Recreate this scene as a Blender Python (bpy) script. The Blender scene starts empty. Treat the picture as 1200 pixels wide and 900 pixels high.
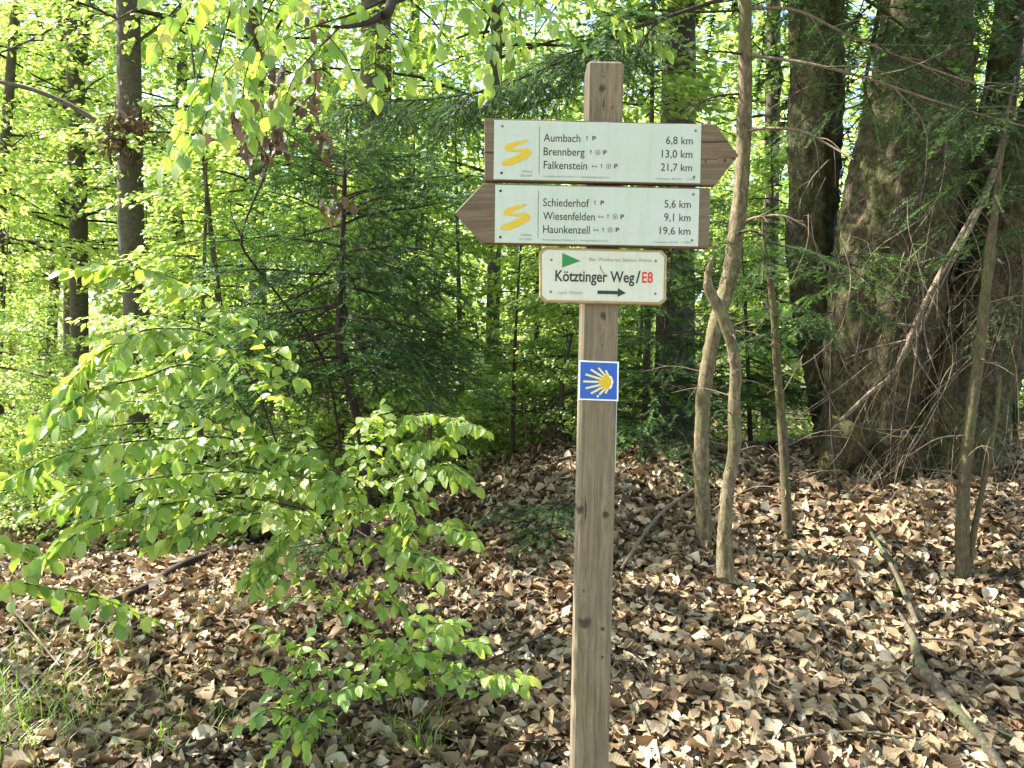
import bpy, math, random
import numpy as np
from mathutils import Vector, Matrix, noise

scene = bpy.context.scene
COL = scene.collection
rng = np.random.default_rng(11)
R = math.radians
PI = math.pi

# ------------------------------------------------------------------ camera, sky, sun, exposure
FPX, CZ = 942.0, 1.5
cam_d = bpy.data.cameras.new('camera')
cam = bpy.data.objects.new('camera', cam_d)
COL.objects.link(cam)
cam.location = (0, 0, CZ)
cam.rotation_euler = (R(90), 0, 0)
cam_d.sensor_width = 36
cam_d.lens = FPX / 1200 * 36
cam_d.clip_start = 0.05
cam_d.clip_end = 1000
scene.camera = cam

SUN_AZ, SUN_EL = -68.0, 50.0      # degrees from +Y (clockwise), elevation
world = bpy.data.worlds.new('World')
scene.world = world
world.use_nodes = True
wn = world.node_tree.nodes
sky = wn.new('ShaderNodeTexSky')
sky.sky_type = 'NISHITA'
sky.sun_disc = False
sky.sun_elevation = R(SUN_EL)
sky.sun_rotation = R(SUN_AZ)
world.node_tree.links.new(sky.outputs[0], wn['Background'].inputs[0])
wn['Background'].inputs[1].default_value = 0.15
sun_d = bpy.data.lights.new('sun', 'SUN')
sun_d.energy = 5.0
sun_d.angle = R(0.5)
sun_d.color = (1.0, 0.95, 0.86)
sun = bpy.data.objects.new('sun', sun_d)
COL.objects.link(sun)
sdir = Vector((math.sin(R(SUN_AZ)) * math.cos(R(SUN_EL)), math.cos(R(SUN_AZ)) * math.cos(R(SUN_EL)), math.sin(R(SUN_EL))))
sun.rotation_euler = sdir.to_track_quat('Z', 'Y').to_euler()
sun.location = sdir * 60
scene.view_settings.view_transform = 'Standard'
scene.view_settings.look = 'None'
scene.view_settings.exposure = 2.25
scene.view_settings.gamma = 1
scene.render.engine = 'CYCLES'
scene.cycles.max_bounces = 8
scene.cycles.diffuse_bounces = 4
scene.cycles.transmission_bounces = 6
scene.cycles.glossy_bounces = 2
scene.cycles.use_denoising = True


# ------------------------------------------------------------------ helpers
def P(px, py, Y):
    return np.array([(px - 600) / FPX * Y, Y, CZ - (py - 450) / FPX * Y])


def sstep(a, b, x):
    t = np.clip((x - a) / (b - a), 0, 1)
    return t * t * (3 - 2 * t)


LY = [-30, 0, 1.0, 1.8, 2.3, 3.6, 4.6, 5.6, 7.5, 11, 17, 30, 60, 110, 200]
LZ = [0, 0, .10, .34, .40, .47, .47, .36, .12, -.05, -.05, .5, 4.0, 11, 22]
RY = [-30, 0, 1.0, 1.8, 2.3, 3.3, 4.1, 4.8, 5.6, 7, 10, 30, 60, 110, 200]
RZ = [0, 0, .10, .33, .41, .68, .90, 1.07, 1.07, .84, .72, 1.2, 4.5, 11, 22]


def _prof(y, a, b):
    s = 0
    for d in (-.3, -.15, 0, .15, .3):
        s = s + np.interp(y + d, a, b)
    return s / 5


def hgt(x, y):
    x = np.asarray(x, float)
    y = np.asarray(y, float)
    t = sstep(-1.55, .5, x)
    z = _prof(y, LY, LZ) * (1 - t) + _prof(y, RY, RZ) * t
    near = np.exp(-((y - 4) / 9) ** 2)
    z = z + near * (.022 * np.sin(3.1 * x + 1.3 * np.sin(2.3 * y)) + .018 * np.sin(4.7 * y + 1.7 * x) + .010 * np.sin(9 * x - 7 * y))
    z = z + .25 * (1 - near) * np.sin(.21 * x + 1) * np.sin(.17 * y)*sstep(12, 30, y)
    return z


def ghit(px, py):
    """ground point seen at a pixel of the photograph"""
    ys = np.linspace(1.2, 40, 6000)
    x = (px - 600) / FPX * ys
    z = CZ - (py - 450) / FPX * ys
    k = np.argmax(z <= hgt(x, ys))
    y = ys[k] if z[k] <= hgt(x[k], y_ := ys[k]) + .02 else 40
    x = (px - 600) / FPX * y
    return np.array([x, y, float(hgt(x, y))])


class MB:
    def __init__(s):
        s.v, s.f, s.m, s.n, s.l = [], [], [], 0, []

    def add(s, V, F, mat=0, lf=None):
        V = np.asarray(V, np.float32).reshape(-1, 3)
        F = np.asarray(F, np.int32)
        s.v.append(V)
        s.l.append(np.zeros((len(V), 2), np.float32) if lf is None else np.asarray(lf, np.float32))
        s.f.append(F + s.n)
        s.m.append(np.full(len(F), mat, np.int32))
        s.n += len(V)

    def mesh(s, name, mats, smooth=False):
        me = bpy.data.meshes.new(name)
        V = np.concatenate(s.v)
        me.vertices.add(len(V))
        me.vertices.foreach_set('co', V.ravel())
        loops = np.concatenate([f.ravel() for f in s.f])
        tot = np.concatenate([np.full(len(f), f.shape[1], np.int32) for f in s.f])
        me.loops.add(len(loops))
        me.loops.foreach_set('vertex_index', loops)
        me.polygons.add(len(tot))
        st = np.concatenate([[0], np.cumsum(tot)[:-1]]).astype(np.int32)
        me.polygons.foreach_set('loop_start', st)
        me.polygons.foreach_set('loop_total', tot)
        me.polygons.foreach_set('material_index', np.concatenate(s.m))
        me.polygons.foreach_set('use_smooth', np.full(len(tot), smooth))
        for m in (mats if isinstance(mats, (list, tuple)) else [mats]):
            me.materials.append(m)
        lf = np.concatenate(s.l)
        if lf.any():
            at = me.attributes.new('leafco', 'FLOAT2', 'POINT')
            at.data.foreach_set('vector', lf.astype(np.float32).ravel())
        me.update(calc_edges=True)
        return me

    def obj(s, name, mats, parent=None, smooth=False, **kw):
        return link(name, s.mesh(name, mats, smooth), parent, **kw)


def link(name, data, parent=None, loc=None, mat=None, **props):
    o = bpy.data.objects.new(name, data)
    COL.objects.link(o)
    if parent is not None:
        o.parent = parent
    if loc is not None:
        o.location = [float(c) for c in loc]
    if mat is not None:
        o.matrix_local = mat
    for k, v in props.items():
        o[k] = v
    return o


def thing(name, label, cat, loc, group=None, data=None):
    o = link(name, data, loc=loc, label=label, category=cat)
    if group:
        o['group'] = group
    return o


def unit(v):
    v = np.asarray(v, float)
    return v / (np.linalg.norm(v, axis=-1, keepdims=True) + 1e-12)


def smooth_path(pts, n):
    """Catmull-Rom through rows of pts (any number of columns)"""
    p = np.asarray(pts, float)
    p = np.vstack([2 * p[0] - p[1], p, 2 * p[-1] - p[-2]])
    m = len(p) - 3
    out = []
    for t in np.linspace(0, m - 1e-6, n):
        i = int(t)
        u = t - i
        a, b, c, d = p[i:i + 4]
        out.append(.5 * (2 * b + (c - a) * u + (2 * a - 5 * b + 4 * c - d) * u * u + (3 * b - a - 3 * c + d) * u ** 3))
    return np.array(out)


def tube(mb, pts, rad, seg=6, mat=0, ridge=0, seed=0, cap=True):
    pts = np.asarray(pts, float)
    n = len(pts)
    rad = np.broadcast_to(np.asarray(rad, float), (n,))
    T = unit(np.gradient(pts, axis=0))
    ref = np.array([0, 1., 0]) if abs(T[0][1]) < .8 else np.array([1., 0, 0])
    U = unit(ref - T * (T @ ref)[:, None])
    W = np.cross(T, U)
    a = np.linspace(0, 2 * PI, seg, endpoint=False)
    rr = rad[:, None] * np.ones((1, seg))
    if ridge:
        r2 = np.random.default_rng(seed)
        L = np.arange(n)[:, None] / n
        f = np.zeros((n, seg))
        for k in range(2, 9):
            ph, fr, am = r2.uniform(0, 6.28), r2.uniform(.5, 3), r2.uniform(.4, 1) / k ** .6
            f += am * np.sin(k * a[None] + ph + fr * 3 * L) * (1 + .5 * np.sin(7 * L * fr + ph))
        f += r2.normal(0, .25, (n, seg))
        rr = rr * (1 + ridge * f)
    V = pts[:, None] + rr[..., None] * (np.cos(a)[None, :, None] * U[:, None] + np.sin(a)[None, :, None] * W[:, None])
    i = np.arange(n - 1)[:, None] * seg
    j = np.arange(seg)[None]
    j2 = (j + 1) % seg
    F = np.stack([i + j, i + j2, i + seg + j2, i + seg + j], -1).reshape(-1, 4)
    mb.add(V.reshape(-1, 3), F, mat)
    if cap:
        c = np.vstack([V[-1], pts[-1] + T[-1] * rad[-1] * .4])
        mb.add(c, [[k, (k + 1) % seg, seg] for k in range(seg)], mat)
        c = np.vstack([V[0], pts[0]])
        mb.add(c, [[(k + 1) % seg, k, seg] for k in range(seg)], mat)


def box(mb, x0, x1, y0, y1, z0, z1, mat=0):
    V = [(x, y, z) for x in (x0, x1) for y in (y0, y1) for z in (z0, z1)]
    mb.add(V, [(0, 1, 3, 2), (4, 6, 7, 5), (0, 4, 5, 1), (2, 3, 7, 6), (0, 2, 6, 4), (1, 5, 7, 3)], mat)


def prism(mb, uv, y0, y1, mat=0, bevel=0.0):
    """polygon uv (x,z; counter-clockwise from the camera) from front y0 to back y1, front edge bevelled"""
    uv = np.asarray(uv, float)
    n = len(uv)
    c = uv.mean(0)
    if bevel:
        ins = []
        for k in range(n):
            a, b, d = uv[k - 1], uv[k], uv[(k + 1) % n]
            e1, e2 = unit(b - a), unit(d - b)
            n1, n2 = np.array([-e1[1], e1[0]]), np.array([-e2[1], e2[0]])
            m = unit(n1 + n2)
            ins.append(b + m * bevel / max(.4, m @ n1))
        ins = np.array(ins)
        rings = [(ins, y0), (uv, y0 + bevel), (uv, y1)]
    else:
        rings = [(uv, y0), (uv, y1)]
    V = np.vstack([np.column_stack([r[:, 0], np.full(n, y), r[:, 1]]) for r, y in rings])
    for k in range(len(rings) - 1):
        F = [[k * n + i, (k + 1) * n + i, (k + 1) * n + (i + 1) % n, k * n + (i + 1) % n] for i in range(n)]
        mb.add(V, F, mat) if k == 0 else None
        if k:
            s = sum(len(v) for v in mb.v[-1:])
            mb.f.append(np.array(F, np.int32) + mb.n - len(V))
            mb.m.append(np.full(len(F), mat, np.int32))
    base = mb.n - len(V)
    mb.f.append(np.array([list(range(n))], np.int32) + base)
    mb.m.append(np.array([mat], np.int32))
    mb.f.append(np.array([list(range(len(V) - 1, len(V) - n - 1, -1))], np.int32) + base)
    mb.m.append(np.array([mat], np.int32))


def frames(d, nh):
    X = unit(d)
    Z = unit(nh - X * np.sum(X * nh, -1, keepdims=True))
    Y = np.cross(Z, X)
    return np.stack([X, Y, Z], -1)          # columns


def scatter(mb, tmpl, Rm, pos, sc, mat=0):
    """tmpl = (V, [F...]); Rm (N,3,3), pos (N,3), sc (N,)"""
    V, Fs = tmpl
    N = len(pos)
    W = np.einsum('nij,vj->nvi', Rm, V) * np.asarray(sc)[:, None, None] + pos[:, None]
    off = (np.arange(N) * len(V))[:, None, None]
    base = mb.n
    mb.v.append(W.reshape(-1, 3).astype(np.float32))
    mb.l.append(np.tile(np.asarray(V)[:, :2], (N, 1)).astype(np.float32))
    mb.n += N * len(V)
    for F in Fs:
        F = np.asarray(F, np.int32)
        G = (F[None] + off).reshape(-1, F.shape[1]) + base
        mb.f.append(G.astype(np.int32))
        mb.m.append(np.full(len(G), mat, np.int32))


# ------------------------------------------------------------------ leaf shapes (unit length along +X, facing +Z)
def leaf_tmpl(n=6, w=.33, fold=.10, droop=.18, wave=0.0, curl=0.0, stalk=True, pw=.8):
    V, F4, F3 = [], [], []
    for k in range(n + 1):
        t = k / n
        ww = w * max(.0, math.sin(PI * min(1, t ** .85 * .995))) ** pw
        z = -droop * t * t
        zz = fold * (ww / w) + wave * math.sin(t * 17) * (ww / w)
        tw = curl * t
        for s in (-1, 0, 1):
            y = s * ww
            V.append((t, y * math.cos(tw), z + (zz if s else 0) + y * math.sin(tw) + curl * .5 * y * y * 3))
    for k in range(n):
        a = 3 * k
        F4 += [(a, a + 3, a + 4, a + 1), (a + 1, a + 4, a + 5, a + 2)]
    V = np.array(V)
    Fs = [F4]
    if stalk:
        b = len(V)
        V = np.vstack([V, [(-.16, -.012, .02), (-.16, .012, .02), (.02, 0, 0)]])
        Fs.append([(b, b + 2, b + 1)])
    return V, Fs


LEAF_N = [leaf_tmpl(6, .33, .09, .15), leaf_tmpl(6, .36, .05, .3, .01), leaf_tmpl(6, .30, .14, .05, .0, .3)]
LEAF_F = (np.array([(0, 0, 0), (.35, -.30, .08), (.75, -.22, .03), (1, 0, -.12), (.75, .22, .03), (.35, .30, .08)]),
          [[(0, 1, 5)], [(1, 2, 4, 5)], [(2, 3, 4)]])
LEAF_S = (np.array([(0, 0, 0), (.5, -.30, .06), (1, 0, -.1), (.5, .30, .06)]), [[(0, 1, 3), (1, 2, 3)]])


def dry_tmpl(seed, n=4):
    r = np.random.default_rng(seed)
    V, Fs = leaf_tmpl(n, r.uniform(.22, .35), r.choice([.0, .04, .1, .28]) , r.uniform(-.12, .25), r.uniform(0, .05), r.uniform(-.7, .7), False, r.uniform(.9, 1.25))
    V = V + r.normal(0, .012, V.shape)
    V[:, 2] += .025 * np.sin(V[:, 0] * 9 + seed) * np.sign(V[:, 1])
    bend = r.choice([-.7, -.2, .1, .4, .9])
    V[:, 2] += bend * (V[:, 1] ** 2) * 3
    V[:, 0] -= .5
    return V, Fs


DRY = [dry_tmpl(k, 6) for k in range(12)]
DRY_FAR = [dry_tmpl(k) for k in range(12)]


# ------------------------------------------------------------------ materials
def mk(name):
    m = bpy.data.materials.new(name)
    m.use_nodes = True
    nt = m.node_tree
    b = nt.nodes['Principled BSDF']
    return m, nt, b, nt.nodes['Material Output']


def N(nt, t, **kw):
    n = nt.nodes.new(t)
    for k, v in kw.items():
        if k.startswith('i_'):
            n.inputs[k[2:].replace('_', ' ')].default_value = v
        else:
            setattr(n, k, v)
    return n


def math_n(nt, op, a, b=None, c=None):
    n = nt.nodes.new('ShaderNodeMath')
    n.operation = op
    for k, v in enumerate((a, b, c)):
        if v is None:
            continue
        if hasattr(v, 'is_output'):
            nt.links.new(v, n.inputs[k])
        else:
            n.inputs[k].default_value = v
    return n.outputs[0]


def ramp(nt, fac, stops, interp='LINEAR'):
    n = nt.nodes.new('ShaderNodeValToRGB')
    n.color_ramp.interpolation = interp
    e = n.color_ramp.elements
    while len(e) > 1:
        e.remove(e[-1])
    e[0].position, e[0].color = stops[0][0], (*stops[0][1], 1)
    for p, c in stops[1:]:
        k = e.new(p)
        k.color = (*c, 1)
    nt.links.new(fac, n.inputs[0])
    return n.outputs[0]


def mixc(nt, fac, a, b, mode='MIX'):
    n = nt.nodes.new('ShaderNodeMix')
    n.data_type = 'RGBA'
    n.blend_type = mode
    for s, v in ((n.inputs[0], fac), (n.inputs[6], a), (n.inputs[7], b)):
        if hasattr(v, 'is_output'):
            nt.links.new(v, s)
        elif isinstance(v, (int, float)):
            s.default_value = v
        else:
            s.default_value = (*v, 1)
    return n.outputs[2]


def rand_fac(nt):
    g = nt.nodes.new('ShaderNodeNewGeometry')
    o = nt.nodes.new('ShaderNodeObjectInfo')
    return math_n(nt, 'FRACT', math_n(nt, 'ADD', g.outputs['Random Per Island'], math_n(nt, 'MULTIPLY', o.outputs['Random'], 7.31)))


def leaf_mat(name, stops, trans=.5, tboost=(1.7, 1.6, .9), rough=.42, veins=False, spec=.5, veincol=(1.7, 1.5, 1.6)):
    m, nt, b, out = mk(name)
    c = ramp(nt, rand_fac(nt), stops)
    if veins:
        tc = N(nt, 'ShaderNodeAttribute', attribute_name='leafco')
        sx = N(nt, 'ShaderNodeSeparateXYZ')
        nt.links.new(tc.outputs['Vector'], sx.inputs[0])
        ay = math_n(nt, 'ABSOLUTE', sx.outputs[1])
        v = math_n(nt, 'SUBTRACT', sx.outputs[0], math_n(nt, 'MULTIPLY', ay, .9))
        w = math_n(nt, 'POWER', math_n(nt, 'ABSOLUTE', math_n(nt, 'SINE', math_n(nt, 'MULTIPLY', v, 26.))), .35)
        mid = math_n(nt, 'MINIMUM', math_n(nt, 'MULTIPLY', ay, 45.), 1.0)
        w = math_n(nt, 'MULTIPLY', w, mid)
        c = mixc(nt, math_n(nt, 'MULTIPLY', math_n(nt, 'SUBTRACT', 1.0, w), .45), c, mixc(nt, 1.0, c, veincol, 'MULTIPLY'))
        bp = N(nt, 'ShaderNodeBump', i_Strength=.55, i_Distance=.002)
        nt.links.new(w, bp.inputs['Height'])
        nt.links.new(bp.outputs[0], b.inputs['Normal'])
    nt.links.new(c, b.inputs['Base Color'])
    b.inputs['Roughness'].default_value = rough
    b.inputs['Specular IOR Level'].default_value = spec
    if trans:
        t = N(nt, 'ShaderNodeBsdfTranslucent')
        nt.links.new(mixc(nt, 1.0, c, tboost, 'MULTIPLY'), t.inputs[0])
        mx = N(nt, 'ShaderNodeMixShader')
        mx.inputs[0].default_value = trans
        nt.links.new(b.outputs[0], mx.inputs[1])
        nt.links.new(t.outputs[0], mx.inputs[2])
        nt.links.new(mx.outputs[0], out.inputs[0])
    return m


M_LEAF = leaf_mat('beech_leaf_near', [(0, (.12, .22, .04)), (.35, (.19, .32, .055)), (.7, (.26, .38, .075)), (.9, (.34, .43, .09)), (1, (.46, .46, .12))], .5, veins=True, rough=.30, spec=.75)
M_LEAF2 = leaf_mat('beech_leaf', [(0, (.13, .23, .04)), (.5, (.22, .34, .06)), (1, (.34, .42, .09))], .5, veins=True, rough=.32, spec=.7)
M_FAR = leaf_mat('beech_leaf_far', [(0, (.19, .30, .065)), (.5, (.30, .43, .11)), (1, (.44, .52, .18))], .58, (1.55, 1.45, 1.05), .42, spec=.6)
M_NEEDLE = leaf_mat('fir_needles', [(0, (.026, .062, .024)), (.6, (.06, .125, .042)), (1, (.11, .19, .055))], .32, (1.4, 1.5, .9), .5, spec=.25)
M_NEEDLE_NEW = leaf_mat('fresh_fir_needles', [(0, (.12, .25, .06)), (1, (.20, .34, .07))], .4, (1.3, 1.4, .9), .45)
M_DRY = leaf_mat('dry_leaf', [(0, (.045, .028, .016)), (.18, (.12, .075, .040)), (.36, (.24, .162, .088)), (.54, (.35, .25, .140)), (.72, (.43, .325, .200)), (.80, (.23, .115, .055)), (.88, (.38, .31, .22)), (1, (.47, .385, .265))], .10, (1.2, 1.05, .8), .6, spec=.25, veins=True, veincol=(.6, .58, .55))
M_PALE = leaf_mat('pale_dry_leaf', [(0, (.40, .32, .22)), (1, (.48, .40, .29))], .15, (1.2, 1.0, .8), .5, veins=True, veincol=(.75, .7, .65))
M_BROWNLEAF = leaf_mat('withered_leaf', [(0, (.075, .048, .028)), (1, (.19, .13, .075))], .15, (1.3, 1.1, .8), .6, veins=True, veincol=(.6, .6, .6))
M_GRASS = leaf_mat('grass_blade', [(0, (.12, .22, .035)), (.7, (.19, .30, .05)), (1, (.40, .36, .18))], .4)


def bark_mat(name, c0, c1, moss=None, mossamt=.5, scale=1.0, bump=.6, stretch=4.0, lichen=None):
    m, nt, b, out = mk(name)
    tc = N(nt, 'ShaderNodeTexCoord')
    mp = N(nt, 'ShaderNodeMapping')
    mp.inputs['Scale'].default_value = (1, 1, 1 / stretch)
    nt.links.new(tc.outputs['Object'], mp.inputs[0])
    n1 = N(nt, 'ShaderNodeTexNoise', i_Scale=26 * scale, i_Detail=9.0, i_Roughness=.72, i_Distortion=.6)
    nt.links.new(mp.outputs[0], n1.inputs[0])
    nf = N(nt, 'ShaderNodeTexNoise', i_Scale=60 * scale, i_Detail=6.0, i_Roughness=.7, i_Distortion=1.2)
    nt.links.new(mp.outputs[0], nf.inputs[0])
    crack = ramp(nt, nf.outputs[0], [(.38, (0, 0, 0)), (.5, (1, 1, 1))])
    c = ramp(nt, n1.outputs[0], [(.30, tuple(.6 * q for q in c0)), (.42, c0), (.60, tuple((p + q) / 2 for p, q in zip(c0, c1))), (.72, c1)])
    c = mixc(nt, math_n(nt, 'MULTIPLY', math_n(nt, 'SUBTRACT', 1.0, crack), .55), c, tuple(.4 * q for q in c0))
    n2 = N(nt, 'ShaderNodeTexNoise', i_Scale=3.5, i_Detail=9.0, i_Roughness=.72)
    nt.links.new(tc.outputs['Object'], n2.inputs[0])
    if moss:
        f = ramp(nt, n2.outputs[0], [(.60 - mossamt * .25, (0, 0, 0)), (.75 - mossamt * .2, (1, 1, 1))])
        c = mixc(nt, math_n(nt, 'MULTIPLY', f, .7), c, mixc(nt, nf.outputs[0], tuple(.45 * q for q in moss), tuple(1.4 * q for q in moss)))
    if lichen:
        n3 = N(nt, 'ShaderNodeTexNoise', i_Scale=19.0, i_Detail=7.0, i_Roughness=.75)
        nt.links.new(tc.outputs['Object'], n3.inputs[0])
        c = mixc(nt, ramp(nt, n3.outputs[0], [(.60, (0, 0, 0)), (.68, (.7, .7, .7))]), c, lichen)
    nt.links.new(c, b.inputs['Base Color'])
    b.inputs['Roughness'].default_value = .85
    b.inputs['Specular IOR Level'].default_value = .25
    bp = N(nt, 'ShaderNodeBump', i_Strength=bump, i_Distance=.012 / scale)
    nt.links.new(math_n(nt, 'ADD', math_n(nt, 'MULTIPLY', crack, .6), n1.outputs[0]), bp.inputs['Height'])
    nt.links.new(bp.outputs[0], b.inputs['Normal'])
    return m


M_BIGBARK = bark_mat('old_mossy_bark', (.055, .038, .023), (.17, .122, .07), (.095, .105, .026), .8, .8, 1.0, 1.8)
M_BEECH = bark_mat('beech_bark', (.075, .062, .046), (.145, .12, .09), (.08, .09, .035), .35, .6, .35, .8, (.22, .205, .165))
M_SAPBARK = bark_mat('sapling_bark', (.10, .072, .042), (.38, .30, .18), (.13, .14, .04), .6, 2.2, .6, 3.0, (.40, .37, .30))
M_MOSSBARK = bark_mat('moss_covered_bark', (.085, .062, .035), (.21, .155, .09), (.12, .14, .035), .6, 3.0, .8, 2.5)
M_TWIG = bark_mat('dark_twig', (.040, .029, .021), (.09, .066, .048), None, 0, 4, .3)
M_DEAD = bark_mat('dead_twig', (.14, .105, .07), (.34, .26, .18), None, 0, 4, .3, 5)
M_LOG = bark_mat('weathered_branch', (.075, .058, .04), (.25, .205, .145), (.12, .17, .04), .45, 2.5, .7, 6)


def ground_mat():
    m, nt, b, out = mk('forest_soil')
    tc = N(nt, 'ShaderNodeTexCoord')
    vo = N(nt, 'ShaderNodeTexVoronoi', i_Scale=19.0)
    nt.links.new(tc.outputs['Object'], vo.inputs['Vector'])
    sp = N(nt, 'ShaderNodeSeparateColor')
    nt.links.new(vo.outputs['Color'], sp.inputs[0])
    c = ramp(nt, sp.outputs[0], [(0, (.07, .04, .022)), (.4, (.17, .10, .055)), (.75, (.28, .19, .11)), (1, (.38, .29, .19))])
    n = N(nt, 'ShaderNodeTexNoise', i_Scale=1.3, i_Detail=6.0)
    nt.links.new(tc.outputs['Object'], n.inputs[0])
    sx = N(nt, 'ShaderNodeSeparateXYZ')
    nt.links.new(tc.outputs['Object'], sx.inputs[0])
    far = N(nt, 'ShaderNodeMapRange', i_From_Min=8.0, i_From_Max=22.0)
    nt.links.new(sx.outputs[1], far.inputs[0])
    f = math_n(nt, 'MULTIPLY', ramp(nt, n.outputs[0], [(.42, (0, 0, 0)), (.6, (1, 1, 1))]), math_n(nt, 'MULTIPLY', far.outputs[0], .8))
    c = mixc(nt, f, c, (.10, .17, .035))
    nt.links.new(c, b.inputs['Base Color'])
    b.inputs['Roughness'].default_value = .9
    bp = N(nt, 'ShaderNodeBump', i_Strength=.8, i_Distance=.03)
    nt.links.new(vo.outputs['Distance'], bp.inputs['Height'])
    nt.links.new(bp.outputs[0], b.inputs['Normal'])
    return m


def wood_mat(name, along, base0, base1, knots=(), grey=.4):
    """planed weathered timber, grain along local x or z; knots are (x, z, radius) in local metres"""
    m, nt, b, out = mk(name)
    tc = N(nt, 'ShaderNodeTexCoord')
    mp = N(nt, 'ShaderNodeMapping')
    mp.inputs['Scale'].default_value = (1, 1, .045) if along == 'z' else (.045, 1, 1)
    nd = N(nt, 'ShaderNodeTexNoise', i_Scale=5.0, i_Detail=2.0)
    nt.links.new(tc.outputs['Object'], nd.inputs[0])
    sc = N(nt, 'ShaderNodeVectorMath', operation='SCALE')
    sc.inputs['Scale'].default_value = .02
    nt.links.new(nd.outputs['Color'], sc.inputs[0])
    ad = N(nt, 'ShaderNodeVectorMath', operation='ADD')
    nt.links.new(tc.outputs['Object'], ad.inputs[0])
    nt.links.new(sc.outputs[0], ad.inputs[1])
    src = ad.outputs[0]
    kf = None
    sx = N(nt, 'ShaderNodeSeparateXYZ')
    nt.links.new(tc.outputs['Object'], sx.inputs[0])
    warp = None
    nk = N(nt, 'ShaderNodeTexNoise', i_Scale=90.0, i_Detail=3.0)
    nt.links.new(tc.outputs['Object'], nk.inputs[0])
    for kx, kz, kr in knots:
        dx = math_n(nt, 'SUBTRACT', sx.outputs[0], kx)
        dz = math_n(nt, 'SUBTRACT', sx.outputs[2], kz)
        if along == 'z':
            d2 = math_n(nt, 'ADD', math_n(nt, 'MULTIPLY', dx, dx), math_n(nt, 'MULTIPLY', math_n(nt, 'MULTIPLY', dz, dz), 1.0))
            w2 = math_n(nt, 'ADD', math_n(nt, 'MULTIPLY', dx, dx), math_n(nt, 'MULTIPLY', math_n(nt, 'MULTIPLY', dz, dz), .12))
        else:
            d2 = math_n(nt, 'ADD', math_n(nt, 'MULTIPLY', dx, dx), math_n(nt, 'MULTIPLY', dz, dz))
            w2 = math_n(nt, 'ADD', math_n(nt, 'MULTIPLY', math_n(nt, 'MULTIPLY', dx, dx), .12), math_n(nt, 'MULTIPLY', dz, dz))
        g = math_n(nt, 'SUBTRACT', 1.0, math_n(nt, 'MINIMUM', math_n(nt, 'DIVIDE', math_n(nt, 'ADD', math_n(nt, 'SQRT', d2), math_n(nt, 'MULTIPLY', math_n(nt, 'SUBTRACT', nk.outputs[0], .5), kr * 1.6)), kr), 1.0))
        kf = g if kf is None else math_n(nt, 'MAXIMUM', kf, g)
        e = math_n(nt, 'MULTIPLY', math_n(nt, 'EXPONENT', math_n(nt, 'DIVIDE', w2, -(kr * 1.3) ** 2)), kr * 1.3)
        warp = e if warp is None else math_n(nt, 'ADD', warp, e)
    if warp is not None:
        cb = N(nt, 'ShaderNodeCombineXYZ')
        nt.links.new(warp, cb.inputs[1])
        a2 = N(nt, 'ShaderNodeVectorMath', operation='ADD')
        nt.links.new(src, a2.inputs[0])
        nt.links.new(cb.outputs[0], a2.inputs[1])
        src = a2.outputs[0]
    nt.links.new(src, mp.inputs[0])
    n1 = N(nt, 'ShaderNodeTexNoise', i_Scale=110.0, i_Detail=6.0, i_Roughness=.6)
    n2 = N(nt, 'ShaderNodeTexNoise', i_Scale=420.0, i_Detail=3.0)
    n3 = N(nt, 'ShaderNodeTexNoise', i_Scale=3.5, i_Detail=5.0)
    nt.links.new(mp.outputs[0], n1.inputs[0])
    nt.links.new(mp.outputs[0], n2.inputs[0])
    nt.links.new(tc.outputs['Object'], n3.inputs[0])
    c = ramp(nt, n1.outputs[0], [(.3, base0), (.5, tuple((p + q) / 2 for p, q in zip(base0, base1))), (.68, base1)])
    c = mixc(nt, math_n(nt, 'MULTIPLY', ramp(nt, n2.outputs[0], [(.5, (0, 0, 0)), (.75, (1, 1, 1))]), .5), c, tuple(.5 * q for q in base0))
    c = mixc(nt, math_n(nt, 'MULTIPLY', ramp(nt, n3.outputs[0], [(.35, (0, 0, 0)), (.65, (1, 1, 1))]), grey), c, (.19, .165, .115))
    mc = N(nt, 'ShaderNodeMapping')
    mc.inputs['Scale'].default_value = (1, 1, .012) if along == 'z' else (.012, 1, 1)
    nt.links.new(src, mc.inputs[0])
    n4 = N(nt, 'ShaderNodeTexNoise', i_Scale=75.0, i_Detail=2.0)
    nt.links.new(mc.outputs[0], n4.inputs[0])
    c = mixc(nt, math_n(nt, 'MULTIPLY', ramp(nt, n4.outputs[0], [(.655, (0, 0, 0)), (.67, (1, 1, 1))]), .8), c, (.03, .02, .012))
    if kf is not None:
        c = mixc(nt, ramp(nt, kf, [(.0, (0, 0, 0)), (.35, (.75, .75, .75)), (1, (.95, .95, .95))]), c, (.035, .022, .014))
    nt.links.new(c, b.inputs['Base Color'])
    b.inputs['Roughness'].default_value = .75
    b.inputs['Specular IOR Level'].default_value = .3
    bp = N(nt, 'ShaderNodeBump', i_Strength=.35, i_Distance=.002)
    nt.links.new(n1.outputs[0], bp.inputs['Height'])
    nt.links.new(bp.outputs[0], b.inputs['Normal'])
    return m


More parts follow.
